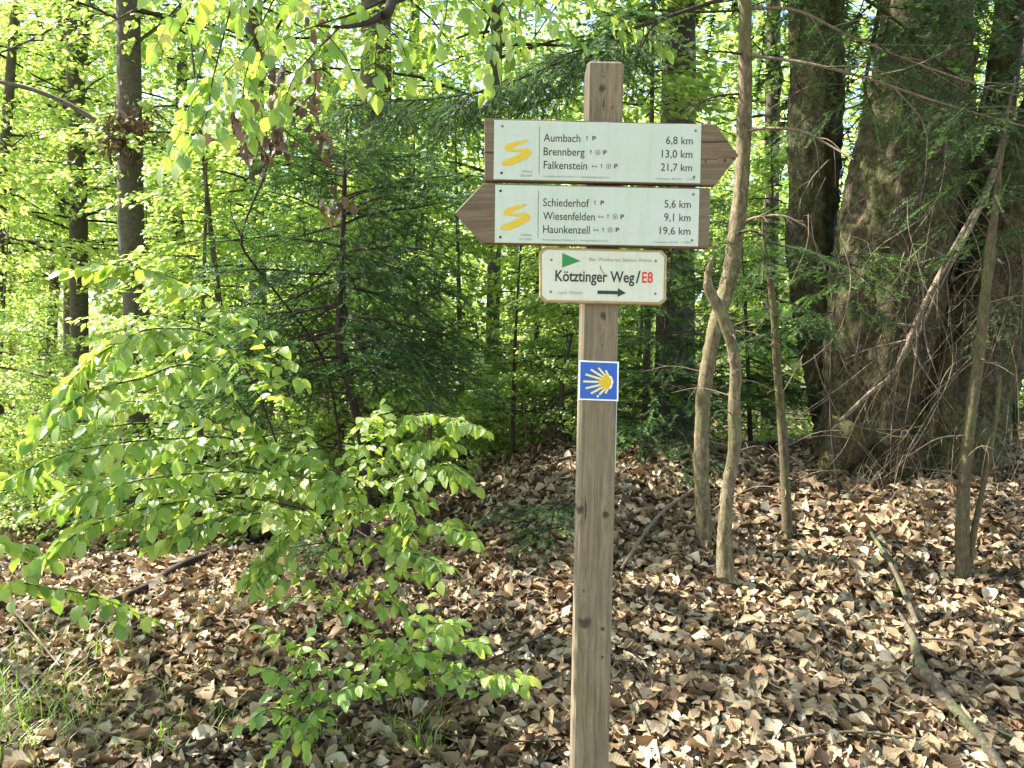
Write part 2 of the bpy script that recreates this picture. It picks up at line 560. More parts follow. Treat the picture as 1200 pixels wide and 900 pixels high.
def paint_mat(name, col, rough=.35, dirt=None, amt=.2, scale=14.0, specks=False):
    m, nt, b, out = mk(name)
    tc = N(nt, 'ShaderNodeTexCoord')
    n = N(nt, 'ShaderNodeTexNoise', i_Scale=scale, i_Detail=6.0, i_Roughness=.7)
    nt.links.new(tc.outputs['Object'], n.inputs[0])
    d = dirt or tuple(.8 * q for q in col)
    c = mixc(nt, math_n(nt, 'MULTIPLY', ramp(nt, n.outputs[0], [(.45, (0, 0, 0)), (.75, (1, 1, 1))]), amt), col, d)
    if specks:
        n2 = N(nt, 'ShaderNodeTexNoise', i_Scale=150.0, i_Detail=4.0, i_Roughness=.8)
        nt.links.new(tc.outputs['Object'], n2.inputs[0])
        c = mixc(nt, math_n(nt, 'MULTIPLY', ramp(nt, n2.outputs[0], [(.66, (0, 0, 0)), (.72, (1, 1, 1))]), .5), c, (.12, .13, .06))
        mp = N(nt, 'ShaderNodeMapping')
        mp.inputs['Scale'].default_value = (1, 1, .12)
        nt.links.new(tc.outputs['Object'], mp.inputs[0])
        n3 = N(nt, 'ShaderNodeTexNoise', i_Scale=55.0, i_Detail=5.0)
        nt.links.new(mp.outputs[0], n3.inputs[0])
        c = mixc(nt, math_n(nt, 'MULTIPLY', ramp(nt, n3.outputs[0], [(.5, (0, 0, 0)), (.75, (1, 1, 1))]), .3), c, (.36, .42, .25))
    nt.links.new(c, b.inputs['Base Color'])
    b.inputs['Roughness'].default_value = rough
    return m


M_SOIL = ground_mat()
M_PLATE = paint_mat('white_plate', (.50, .54, .475), .3, (.42, .50, .34), .4, 5, True)
M_BLACK = paint_mat('black_print', (.018, .02, .02), .5)
M_GREY = paint_mat('grey_print', (.16, .18, .17), .5)
M_PALEGREY = paint_mat('pale_grey_print', (.55, .62, .60), .5)
M_YELLOW = paint_mat('yellow_print', (.62, .42, .015), .45)
M_CREAM = paint_mat('cream_enamel', (.57, .58, .49), .35, (.5, .45, .28), .4, 20, True)
M_RIM = paint_mat('ochre_rim', (.36, .27, .11), .5, (.16, .12, .06), .6, 30)
M_GREEN = paint_mat('green_print', (.02, .20, .05), .4)
M_RED = paint_mat('red_print', (.60, .02, .025), .4)
M_BLUE = paint_mat('blue_enamel', (.004, .085, .42), .3, (.008, .12, .5), .3)
M_WHITE = paint_mat('white_enamel', (.85, .87, .88), .3)
M_RAY = paint_mat('pale_yellow_print', (.74, .64, .22), .4)
M_SCREW = paint_mat('screw_metal', (.18, .17, .13), .5, (.05, .05, .03), .7, 300)

# ------------------------------------------------------------------ ground
gx = np.unique(np.concatenate([np.linspace(-5, 5, 201), np.linspace(-14, -5, 46), np.linspace(5, 14, 46), -np.geomspace(14, 220, 26), np.geomspace(14, 220, 26)]))
gy = np.unique(np.concatenate([np.linspace(-30, 0, 12), np.linspace(0, 8, 161), np.linspace(8, 20, 49), np.geomspace(20, 240, 34)]))
X, Yg = np.meshgrid(gx, gy)
Z = hgt(X, Yg)
mb = MB()
nx, ny = len(gx), len(gy)
ii = (np.arange(ny - 1)[:, None] * nx + np.arange(nx - 1)[None]).ravel()
mb.add(np.column_stack([X.ravel(), Yg.ravel(), Z.ravel()]), np.column_stack([ii, ii + 1, ii + 1 + nx, ii + nx]))
floor = mb.obj('forest_floor', M_SOIL, smooth=True, kind='structure')


# ------------------------------------------------------------------ leaf litter
def litter():
    xs, ys = [], []
    # density falls with distance
    for (y0, y1, dens) in ((1.7, 2.6, 3900), (2.6, 3.6, 3400), (3.6, 5.2, 2300), (5.2, 8, 620), (8, 14, 170)):
        xm = y1 * .66 + (1.1 if y1 < 6 else .5)
        n = int((y1 - y0) * 2 * xm * dens)
        xs.append(rng.uniform(-xm, xm, n))
        ys.append(rng.uniform(y0, y1, n))
    x, y = np.concatenate(xs), np.concatenate(ys)
    n = len(x)
    z = hgt(x, y) + rng.uniform(.004, .045, n)
    e = .03
    nx_ = -(hgt(x + e, y) - hgt(x - e, y)) / (2 * e)
    ny_ = -(hgt(x, y + e) - hgt(x, y - e)) / (2 * e)
    nrm = unit(np.column_stack([nx_, ny_, np.ones(n)]) + rng.normal(0, 1, (n, 3)) * rng.choice([.14, .28, .6], n)[:, None])
    a = rng.uniform(0, 2 * PI, n)
    d = np.column_stack([np.cos(a), np.sin(a), rng.normal(0, .2, n)])
    Rm = frames(np.cross(nrm, d), nrm)
    sc = np.clip(rng.lognormal(math.log(.046), .32, n), .020, .09) * np.interp(y, [3, 8], [1, 1.35])
    pos = np.column_stack([x, y, z])
    px = 600 + x / y * FPX
    py = 450 + (CZ - z) / y * FPX
    vis = np.where((px > -20) & (px < 1220) & (py < 930) & (y < 3.3))[0]
    pick = rng.choice(vis, 290, replace=False)
    keep = np.ones(n, bool)
    keep[pick] = False
    mbl = MB()
    var = rng.integers(0, len(DRY), n)
    for k in range(len(DRY)):
        s = keep & (var == k) & (y < 3.3) & (np.abs(x) < y * .68)
        scatter(mbl, DRY[k], Rm[s], pos[s], sc[s])
        s = keep & (var == k) & ~((y < 3.3) & (np.abs(x) < y * .68))
        scatter(mbl, DRY_FAR[k], Rm[s], pos[s], sc[s])
    o = mbl.obj('leaf_litter', M_DRY, smooth=True, kind='stuff')
    o['label'] = 'brown and tan dry beech leaves covering the sloping forest floor'
    o['category'] = 'leaf litter'
    ms = []
    for k in range(len(DRY)):
        q = MB()
        q.add(DRY[k][0], DRY[k][1][0], 0, DRY[k][0][:, :2])
        ms.append(q.mesh('fallen_leaf', M_DRY, True))
    for i in pick:
        M4 = Matrix.LocRotScale(Vector(pos[i] + nrm[i] * .012), Matrix(Rm[i].tolist()).to_quaternion(), Vector([sc[i] * 1.05] * 3))
        link('fallen_leaf', ms[var[i]], floor, mat=M4)
    return ms


DRYM = litter()

def debris():
    r = np.random.default_rng(66)
    m2 = MB()
    for i in range(520):
        y = 1.9 + 5 * r.uniform() ** 1.3
        x = r.uniform(-.7, .7) * (y + .3)
        L, a = r.uniform(.04, .28), r.uniform(0, 6.28)
        d = np.array([math.cos(a), math.sin(a), 0]) * L
        p0 = np.array([x, y, 0])
        q_ = smooth_path(np.array([p0, p0 + d * .5 + r.normal(0, .12 * L, 3), p0 + d]), 6)
        q_[:, 2] = hgt(q_[:, 0], q_[:, 1]) + .035 + r.uniform(0, .02) + r.normal(0, .004, 6)
        rr = r.uniform(.0008, .0028)
        tube(m2, q_, np.linspace(rr, rr * .4, 6), 4, int(r.integers(0, 2)))
    o = m2.obj('twig_debris', [M_DEAD, M_TWIG], kind='stuff')
    o['label'] = 'small broken twigs strewn over the leaf litter'
    o['category'] = 'twigs'


debris()

# distinct pale leaves that catch the eye
q = MB()
q.add(*[leaf_tmpl(6, .40, .06, .1, .01, .2, False)[i] if i == 0 else leaf_tmpl(6, .40, .06, .1, .01, .2, False)[1][0] for i in (0, 1)])
pale_mesh = q.mesh('pale_leaf', M_PALE, True)
for (px, py, s, a, lab) in ((1007, 648, .085, 2.9, 'whitish dry leaf lying above the upper end of the fallen branch'),
                            (896, 731, .07, .9, 'pale rounded leaf lying upright on the litter right of the signpost'),
                            (1002, 764, .065, .4, 'pale leaf lying on litter left of the fallen branch'),
                            (1030, 790, .085, .2, 'pale lobed leaf flat on litter beside the thick end of the fallen branch'),
                            (970, 762, .07, 1.3, 'light tan leaf with clear midrib on the litter in the lower right'),
                            (222, 883, .09, .1, 'pale grey leaf lying on grass at the bottom left')):
    g = ghit(px, py)
    o = thing('pale_leaf', lab, 'leaf', g + [0, 0, .05], 'pale leaves lying on the litter', pale_mesh)
    o.rotation_euler = (.55, -.15, a)
    o.scale = (s * .85, s * .7, s * .8)


# ------------------------------------------------------------------ SIGNPOST
TH = R(1.24)
base = P(690, 962, 2.0)
base[2] = float(hgt(base[0], base[1])) - .02
post = thing('signpost', 'square weathered wooden signpost with two hiking arrows, a cream trail sign and blue shell sign', 'signpost', base)
post.rotation_euler = (0, TH, 0)
cT, sT = math.cos(TH), math.sin(TH)


def SL(px, py, Y):
    w = P(px, py, Y) - base
    return np.array([w[0] * cT - w[2] * sT, w[1], w[0] * sT + w[2] * cT])


def S2(px, py, Y):
    p = SL(px, py, Y)
    return (p[0], p[2])


YP = 1.96        # post front
pt = MB()
c_top = SL(710, 71, YP)
c_bot = SL(692, 900, YP)
cx = (c_top[0] + c_bot[0]) / 2
hw = .0445
b_ = .006
prof = [(-hw + b_, 0), (hw - b_, 0), (hw, b_), (hw, .09 - b_), (hw - b_, .09), (-hw + b_, .09), (-hw, .09 - b_), (-hw, b_)]
zt = c_top[2]
zs = [-.25] + list(np.linspace(0, zt - .006, 12)) + [zt]
rings = []
for k, zz in enumerate(zs):
    s = .88 if k == len(zs) - 1 else 1.0
    rings.append([(cx + x * s, YP - base[1] + .045 + (y - .045) * s, zz) for x, y in prof])
V = np.array(rings).reshape(-1, 3)
n8 = 8
F = [(k * n8 + i, k * n8 + (i + 1) % n8, (k + 1) * n8 + (i + 1) % n8, (k + 1) * n8 + i) for k in range(len(zs) - 1) for i in range(n8)]
pt.add(V, F)
pt.f.append(np.array([[len(V) - n8 + i for i in range(n8)]], np.int32))
pt.m.append(np.array([0], np.int32))
kn = []
for kx, ky, kr in ((710, 603, .010), (685, 730, .017), (706, 737, .007), (706, 770, .004), (706, 104, .011), (717, 126, .003), (706, 405, .003), (707, 370, .010), (680, 598, .012)):
    p = SL(kx, ky, YP)
    kn.append((p[0], p[2], kr))
pt.obj('post', wood_mat('post_timber', 'z', (.085, .064, .038), (.28, .212, .130), kn, .5), post)
# thin pale strip fixed to the right side of the post below the shell sign
mb = MB()
a = SL(722.5, 470, 1.985)
b2 = SL(721.5, 552, 1.985)
box(mb, cx + hw, cx + hw + .004, a[1], a[1] + .03, b2[2], a[2])
mb.obj('edge_strip', M_WHITE, post)


def solid(name, pts, Y0, th, mat, parent, bevel=0.0):
    """pts = pixel outline, clockwise as seen on the photo; gives a solid plate"""
    uv = [S2(px, py, Y0) for px, py in pts][::-1]
    m_ = MB()
    y0 = Y0 - base[1]
    prism(m_, uv, y0, y0 + th, 0, bevel)
    return m_.obj(name, mat, parent)


def text(body, x0, x1, ybase, ycap, Y0, mat, parent, weight=0.0, slope=.0206, name='lettering', spacing=1.0, mono=False):
    """text from pixel x0 to x1 with its baseline at ybase (at x0) and capital height to ycap"""
    cu = bpy.data.curves.new('t', 'FONT')
    cu.body = 'H'
    to = bpy.data.objects.new('t', cu)
    COL.objects.link(to)
    bpy.context.view_layer.update()
    caph = to.dimensions[1]
    cu.body = body
    cu.offset = weight
    cu.space_character = spacing
    cu.resolution_u = 4
    bpy.context.view_layer.update()
    me = bpy.data.meshes.new_from_object(to.evaluated_get(bpy.context.evaluated_depsgraph_get()))
    bpy.data.objects.remove(to)
    n = len(me.vertices)
    co = np.empty(n * 3, np.float32)
    me.vertices.foreach_get('co', co)
    co = co.reshape(-1, 3)
    mn, mx = co[:, 0].min(), co[:, 0].max()
    A = SL(x0, ybase, Y0)
    B = SL(x1, ybase + (x1 - x0) * slope, Y0)
    H = (ybase - ycap) / FPX * Y0
    out = np.zeros_like(co)
    u = (co[:, 0] - mn) / (mx - mn)
    out[:, 0] = A[0] + (B[0] - A[0]) * u
    out[:, 2] = A[2] + (B[2] - A[2]) * u + co[:, 1] / caph * H
    out[:, 1] = Y0 - base[1]
    me.vertices.foreach_set('co', out.ravel())
    me.materials.clear()
    me.materials.append(mat)
    me.update()
    return link(name, me, parent)


def flat(name, pts, Y0, mat, parent, raw=False):
    """thin printed shape (0.3 mm) given as a pixel outline"""
    return solid(name, pts, Y0, .0004, mat, parent)


def ring_pts(cx_, cy_, r, n=14):
    return [(cx_ + r * math.cos(t), cy_ + r * math.sin(t)) for t in np.linspace(0, 2 * PI, n, endpoint=False)]


def screw(px, py, Y0, parent, mat, r=1.7):
    mbs = MB()
    c = SL(px, py, Y0)
    rr = r / FPX * Y0
    tube(mbs, [c + [0, .003, 0], c, c + [0, -.0012, 0]], [rr, rr, rr * .6], 10)
    mbs.obj('screw', mat, parent, True)


def rect(x0, y0, x1, y1, sl=.0206):
    return [(x0, y0), (x1, y0 + (x1 - x0) * sl), (x1, y1 + (x1 - x0) * sl), (x0, y1)]


def outline(x0, y0, x1, y1, Y0, mat, parent, w=.35):
    for r_ in ((x0, y0, x1, y0 + w), (x0, y1 - w, x1, y1), (x0, y0 + w, x0 + w, y1 - w), (x1 - w, y0 + w, x1, y1 - w)):
        dy = (r_[0] - x0) * .0206
        flat('icon_frame', rect(r_[0], r_[1] + dy, r_[2], r_[3] + dy), Y0, mat, parent)


YB = YP - .022       # board front
YL = YB - .002       # plate front
YT = YL - .0004      # print
M_BOARD = wood_mat('arrow_timber', 'x', (.085, .058, .034), (.21, .145, .09), [(*S2(849, 188, YB), .005), (*S2(827, 189, YB), .0035)], .35)


def brush(ox, oy, parent):
    """the yellow brush-stroke S"""
    cl = [(617.6, 164.5, .9), (613, 166.2, 1.8), (605, 168.5, 2.6), (597, 171.5, 3.2), (593.6, 174.0, 2.6), (597.5, 175.9, 1.5), (606, 176.2, 1.5),
          (613.5, 176.4, 2.6), (618.8, 178.6, 3.8), (616, 181.6, 4.0), (608, 185.2, 4.1), (600, 188.8, 4.0), (592.5, 190.8, 3.2), (590.2, 191.6, 2.0)]
    p = smooth_path(cl, 48)
    xy = p[:, :2] + [ox, oy]
    T = unit(np.gradient(xy, axis=0))
    Nn = np.column_stack([-T[:, 1], T[:, 0]])
    m_ = MB()
    y0 = YT - base[1]
    for k in range(len(p)):       # overlapping discs joined as a ribbon, stepped a hair in depth
        pass
    L = [SL(*(q - n * r), YT - .0001) for q, n, r in zip(xy, Nn, p[:, 2])]
    Rr = [SL(*(q + n * r), YT - .0001) for q, n, r in zip(xy, Nn, p[:, 2])]
    V = np.array(L + Rr)
    V[:, 1] -= np.tile(np.linspace(0, .0003, len(p)), 2)
    n = len(p)
    m_.add(V, [(k, k + 1, n + k + 1, n + k) for k in range(n - 1)])
    for k, (q, r) in enumerate(((xy[0], p[0, 2]), (xy[-1], p[-1, 2]))):
        pts = np.array([SL(a_, b__, YT - .0005 - .0001 * k) for a_, b__ in ring_pts(q[0], q[1], r, 12)])
        m_.add(pts, [list(range(12))])
    m_.obj('brush_stroke_emblem', M_YELLOW, parent)


def icons(x, y, kinds, parent, step=8.2):
    """tiny outlined symbols after a place name; x left, y centre"""
    for i, k in enumerate(kinds):
        cx_, cy_ = x + 3.4 + i * step, y + (x + i * step - x) * .0206
        if k == 'bed':
            outline(cx_ - 4.2, cy_ - 3.4, cx_ + 3.8, cy_ + 3.4, YT, M_PALEGREY, parent, .3)
            flat('icon', rect(cx_ - 3.2, cy_ - 1.2, cx_ - 2.5, cy_ + 2), YT - .0002, M_GREY, parent)
            flat('icon', rect(cx_ + 2.0, cy_ - .6, cx_ + 2.7, cy_ + 2), YT - .0002, M_GREY, parent)
            flat('icon', rect(cx_ - 2.5, cy_ + .2, cx_ + 2.0, cy_ + 1.1), YT - .0002, M_GREY, parent)
        elif k == 'fork':
            outline(cx_ - 3.2, cy_ - 3.4, cx_ + 3.2, cy_ + 3.4, YT, M_PALEGREY, parent, .3)
            flat('icon', rect(cx_ - 1.0, cy_ - 2.4, cx_ + .9, cy_ - .3), YT - .0002, M_GREY, parent)
            flat('icon', rect(cx_ - .5, cy_ - .3, cx_ + .35, cy_ + 2.6), YT - .0002, M_GREY, parent)
        elif k == 'ring':
            for r0, mt, dy_ in ((3.1, M_GREY, 0), (2.2, M_PLATE, .0002), (1.2, M_GREY, .0004)):
                flat('icon', [(cx_ + r0 * a_, cy_ + r0 * b__) for a_, b__ in ((0, -1), (.75, -.75), (1, 0), (.75, .75), (0, 1), (-.75, .75), (-1, 0), (-.75, -.75))], YT - .0002 - dy_, mt, parent)
        else:
            text('P', cx_ - 1.9, cx_ + 2.3, cy_ + 2.5, cy_ - 2.6, YT - .0002, M_BLACK, parent, .02, name='parking_letter')


def arrow_board(outl, plate, rows, oy_em, em_off, line, label, icon_rows, smallL, smallR, caps):
    bd = solid('arrow_board', outl, YB, .0215, M_BOARD, post, .0018)
    bd['label'] = label
    pl = solid('sign_plate', plate, YL, .0025, M_PLATE, bd, .0006)
    for (s, x0, x1, yb, yc) in rows:
        text(s, x0, x1, yb, yc, YT, M_BLACK, bd, .004 if s[0].isalpha() else .003)
    lx, l0, l1 = line
    flat('divider_line', [(lx - .35, l0), (lx + .45, l0), (lx - .2, l1), (lx - 1, l1)], YT, M_GREY, bd)
    brush(em_off[0], em_off[1], bd)
    ex, ey = 588.5 + em_off[0], 156.5 + em_off[1]
    outline(ex, ey, ex + 36, ey + 37, YT, M_PALEGREY, bd, .35)
    for (x, y, ks) in icon_rows:
        icons(x, y, ks, bd)
    text(smallL[0], smallL[1], smallL[2], smallL[3], smallL[3] - 2.2, YT, M_GREY, bd, name='small_print')
    text(smallR[0], smallR[1], smallR[2], smallR[3], smallR[3] - 2.0, YT, M_GREY, bd, name='small_print')
    for s, x0, x1, yb in caps:
        text(s, x0, x1, yb, yb - 2.6, YT, M_GREY, bd, name='small_print')
    return bd


b1 = arrow_board([(567.5, 138.5), (839, 145.5), (865.5, 182), (838, 217), (567.5, 211.3)],
                 [(579.2, 140.6), (822, 146), (820.6, 214.8), (578.4, 210)],
                 [('Aumbach', 637, 680, 165.7, 156.6), ('Brennberg', 637, 685, 181.8, 172.7), ('Falkenstein', 637, 688, 197.7, 188.6),
                  ('6,8 km', 780.5, 811.8, 168.6, 159.8), ('13,0 km', 775.5, 811.4, 184.5, 175.6), ('21,7 km', 774.3, 811, 200, 191.4)],
                 0, (0, 0), (632.3, 148, 203.5), 'upper wooden arrow pointing right with a white plate to Aumbach, Brennberg and Falkenstein',
                 [(684.5, 162, ['fork', 'P']), (689, 178.4, ['fork', 'ring', 'P']), (693.5, 194.3, ['bed', 'fork', 'ring', 'P'])],
                 ('Kommunalverband Vorderer e. V.  www.goldsteig-wandern.de', 636.5, 713.5, 207.3), ('Falkenstein  40.2.007   1 / 2009', 769, 814, 210.3),
                 [('Goldsteig', 611.5, 623.6, 201.8), ('LB 2.009', 610, 623.6, 206.8)])
b2_ = arrow_board([(566, 214.6), (832.5, 220.4), (830.8, 291), (565, 284.5), (533, 249.3)],
                  [(580.4, 216.4), (819.8, 221.5), (818.2, 288.8), (579.7, 284.2)],
                  [('Schiederhof', 636.4, 690.3, 241.6, 232.4), ('Wiesenfelden', 636.2, 697, 257.3, 248.2), ('Haunkenzell', 636.4, 691, 272.8, 263.8),
                   ('5,6 km', 778.6, 809.4, 243.2, 234.4), ('9,1 km', 778.3, 809.2, 258.8, 250), ('19,6 km', 773, 809, 274.4, 265.8)],
                  0, (-1.2, 75.5), (631.0, 223.5, 279), 'lower wooden arrow pointing left with a white plate to Schiederhof, Wiesenfelden and Haunkenzell',
                  [(694, 237.5, ['fork', 'P']), (701, 253.5, ['bed', 'fork', 'ring', 'P']), (695.3, 269, ['bed', 'fork', 'ring', 'P'])],
                  ('Kommunalverband Vorderer e. V.  www.goldsteig-wandern.de', 636, 713, 281.8), ('Falkenstein  40.2.007   1 / 2009', 767, 809, 284.5),
                  [('Goldsteig', 610, 622.6, 276.2), ('LB 2.009', 608.6, 622.6, 281.4)])
for x, y, m_ in ((588.6, 147.8, M_SCREW), (587.7, 202.6, M_BLACK), (815.2, 153.2, M_SCREW), (813.3, 207.5, M_SCREW)):
    screw(x, y, YL, b1, m_)
for x, y, m_ in ((586.5, 223.6, M_BLACK), (586.3, 277.8, M_BLACK), (812.5, 227.7, M_SCREW), (811, 281.6, M_SCREW)):
    screw(x, y, YL, b2_, m_)

# cream sign
kz = solid('trail_sign', [(637.5, 289.8), (776, 293.2), (781.6, 299.5), (780.6, 352), (774.5, 357.2), (638, 354.3), (632.2, 348.2), (632, 295.8)], YB + .006, .016, M_RIM, post, .002)
kz['label'] = 'cream trail sign with ochre rim reading Kötztinger Weg/E8'
YK = YB + .005
solid('sign_face', [(640.5, 292.6), (773, 295.9), (778.4, 301.5), (777.4, 350), (771.8, 354.2), (640.5, 351.4), (635.3, 346.2), (635.2, 298)], YK, .0025, M_CREAM, kz, .0006)
YKT = YK - .0004
text('Kötztinger Weg', 650.6, 743.4, 329.2, 316.8, YKT, M_BLACK, kz, .019)
text('/', 744.8, 750.6, 331.5, 317.8, YKT, M_BLACK, kz, .019)
text('E8', 752.2, 765.0, 331.0, 319.0, YKT, M_RED, kz, .022)
text('Bay. Waldverein Sektion Wörth', 690.5, 763.5, 305.8, 301.6, YKT, M_GREY, kz, -.004, name='small_print')
text('nach Wörth', 654.5, 682.5, 344.8, 340.8, YKT, M_GREY, kz, -.006, name='small_print')
flat('green_triangle', [(658.9, 296.4), (680.5, 305.8), (658.7, 313.6)], YKT, M_GREEN, kz)
flat('black_arrow', [(700.2, 340.3), (724, 340.9), (724, 337.6), (733.6, 343.4), (723.6, 347.8), (723.7, 345.0), (700, 344.5)], YKT, M_BLACK, kz)
for x, y in ((646.2, 304.5), (768.4, 305.8), (645.5, 342), (768, 344.2)):
    screw(x, y, YK, kz, M_SCREW, 1.6)
mb = MB()
tube(mb, np.array([SL(x, y, YK - .001) for x, y in ((703, 311), (704.5, 316), (707, 319.5), (708.5, 321))]), .0006, 4)
mb.obj('stuck_stalk', M_TWIG, kz)

# blue shell sign
YS = YP - .0035
sh = solid('shell_sign', [(678.6, 422.2), (725.3, 424.0), (724.6, 470.2), (677.8, 468.6)], YS, .003, M_WHITE, post, .0006)
sh['label'] = 'small square blue sign with a yellow scallop shell'
solid('blue_field', [(680.3, 424.0), (723.4, 425.6), (722.8, 468.4), (679.6, 466.9)], YS - .0003, .001, M_BLUE, sh)
YQ = YS - .0006
fan = (716.5, 448.0)
tips = [(684.0, 447.0), (686.6, 438.8), (692.8, 433.2), (701.6, 431.4), (710, 434.2), (686.6, 455.0), (692.8, 461.0), (702.4, 462.3), (709.6, 460.6)]
for k, (tx, ty) in enumerate(tips):
    d = unit(np.array([tx - fan[0], ty - fan[1]]))
    n_ = np.array([-d[1], d[0]])
    f_, t_ = np.array(fan), np.array([tx, ty])
    w0, w1 = 1.3, 1.15
    pts = [f_ - n_ * w0, t_ - n_ * w1, t_ + d * .7, t_ + n_ * w1, f_ + n_ * w0]
    pts = [tuple(q_) for q_ in pts]
    flat('shell_ray', pts, YQ - .00005 * k, M_RAY, sh)
for nm, pts, mt, dd in (('shell_hinge', [(715.5, 440.2), (717.5, 442.5), (718.3, 448), (717.2, 453.6), (715.0, 456.2), (711.5, 452), (710.8, 447.5), (712, 443)], M_WHITE, .0006),
                        ('shell_centre', [(700.5, 448), (706.5, 442), (711, 439.0), (713.6, 441.5), (716.4, 444.5), (716.8, 448), (715.8, 452), (713, 455.3), (709.5, 455.4), (705.5, 453)], M_YELLOW, .0008)):
    flat(nm, pts, YQ - dd, mt, sh)
hp = [(714.6, 439.5), (716.6, 440.8), (717.2, 443.5), (718.6, 447.6), (717, 452.0), (716.2, 455.2), (714.2, 456.2), (716.2, 451.6), (716.8, 447.8), (715.8, 443.8)]
flat('shell_edge', [(714.8, 439.8), (716.9, 443.0), (719.0, 447.6), (716.6, 452.6), (714.4, 456.4), (715.3, 448)], YQ - .0007, M_WHITE, sh)
screw(701, 427, YS, sh, M_SCREW, 1.3)
screw(700.5, 464.6, YS, sh, M_WHITE, 1.5)


# ------------------------------------------------------------------ trunks
def path_px(rows, Y, world_extra_top=None):
    """rows (px, py, rpx) or (px,py,rpx,Y) -> xyz r"""
    out = []
    for r_ in rows:
        y = r_[3] if len(r_) > 3 else Y
        out.append([*P(r_[0], r_[1], y), r_[2] / FPX * y])
    return np.array(out)


def trunk_mesh(mb, rows, n=40, seg=16, ridge=.05, seed=0, origin=(0, 0, 0), mat=0, rough=0.0, fs=1.0):
    p = smooth_path(rows, n)
    tube(mb, p[:, :3] - np.asarray(origin), np.maximum(p[:, 3], .002), seg, mat, ridge, seed)
    if rough:
        V = mb.v[-3]
        ax = np.repeat(p[:, :3] - np.asarray(origin), seg, 0)
        out = unit(V - ax)
        h = np.array([noise.fractal(Vector((x * 9 * fs + seed, y * 9 * fs, z * 2.6 * fs)), 1.0, 2.1, 5) for x, y, z in V.tolist()])
        h = -np.abs(h) ** .7 + .35
        V += (out * (h * rough)[:, None]).astype(np.float32)


# ------------------------------------------------------------------ foliage meshes shared by the trees
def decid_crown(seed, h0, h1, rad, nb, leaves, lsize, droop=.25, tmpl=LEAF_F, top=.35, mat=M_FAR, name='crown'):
    """layered crown: nb flat sprays round a stem, local origin at stem foot"""
    r = np.random.default_rng(seed)
    m_ = MB()
    Pp, Dd, Nn = [], [], []
    for b in range(nb):
        t = r.uniform(0, 1)
        zb = h0 + (h1 - h0) * t
        a = r.uniform(0, 2 * PI)
        L = rad * (1 - (1 - top) * t ** 1.5) * r.uniform(.6, 1.05)
        out = np.array([math.cos(a), math.sin(a), 0])
        side = np.array([-out[1], out[0], 0])
        rise = r.uniform(.0, .45)
        # twig skeleton
        s = np.linspace(0, 1, 7)
        wob = r.normal(0, .05 * L, 7).cumsum() * .4
        ax = out * (s * L)[:, None] + side * wob[:, None] + np.array([0, 0, 1.]) * (zb + rise * L * s - droop * L * s * s * 1.3)[:, None]
        tube(m_, ax, np.linspace(.006 + .006 * L, .002, 7), 4, 1, cap=False)
        tilt = r.normal(0, .12)
        k = int(leaves * r.uniform(.7, 1.3) * (L / rad))
        u = np.sqrt(r.uniform(.03, 1, k))
        # leaves gather along side twigs
        ntw = 9
        tw = r.integers(0, ntw, k)
        u0 = (tw + 1) / (ntw + 1) * .9
        sg = np.where(tw % 2 == 0, 1, -1)
        lt = r.uniform(0, 1, k) ** .8 * (.42 * (1.1 - u0) + .12) * L
        uu = np.clip(u0 + lt / L * .75, 0, 1.05)
        v = sg * lt + r.normal(0, .018 * L, k)
        i = np.clip(uu * 6, 0, 5.99)
        i0 = i.astype(int)
        f = (i - i0)[:, None]
        p = ax[i0] * (1 - f) + ax[i0 + 1] * f
        p = p + side * v[:, None] + np.array([0, 0, 1.]) * (tilt * v - .25 * v * v / L + r.normal(0, .03, k) - .03)[:, None]
        d = out + side * (sg * r.uniform(.2, 1.6, k))[:, None] + r.normal(0, .35, (k, 3))
        d[:, 2] -= r.uniform(.1, .9, k)
        nh = np.array([0, 0, 1.]) + r.normal(0, .32, (k, 3))
        Pp.append(p); Dd.append(d); Nn.append(nh)
        for q in range(0, ntw, 2):
            s_ = 1 if q % 2 == 0 else -1
    Pp, Dd, Nn = map(np.concatenate, (Pp, Dd, Nn))
    scatter(m_, tmpl, frames(Dd, Nn), Pp, lsize * r.uniform(.7, 1.15, len(Pp)))
    return m_.mesh(name, [mat, M_TWIG])


CR_TREE = [decid_crown(100 + k, 3.0, 11, 3.0, 62, 330, .085) for k in range(4)]
CR_SAP = [decid_crown(200 + k, .35, 4.2, 1.5, 46, 240, .074, top=.25) for k in range(4)]
CR_HIGH = [decid_crown(300 + k, 5.6, 12, 3.6, 50, 210, .100) for k in range(2)]
print('crowns', sum(len(m.polygons) for m in CR_TREE + CR_SAP + CR_HIGH))

crown_pick = [0]


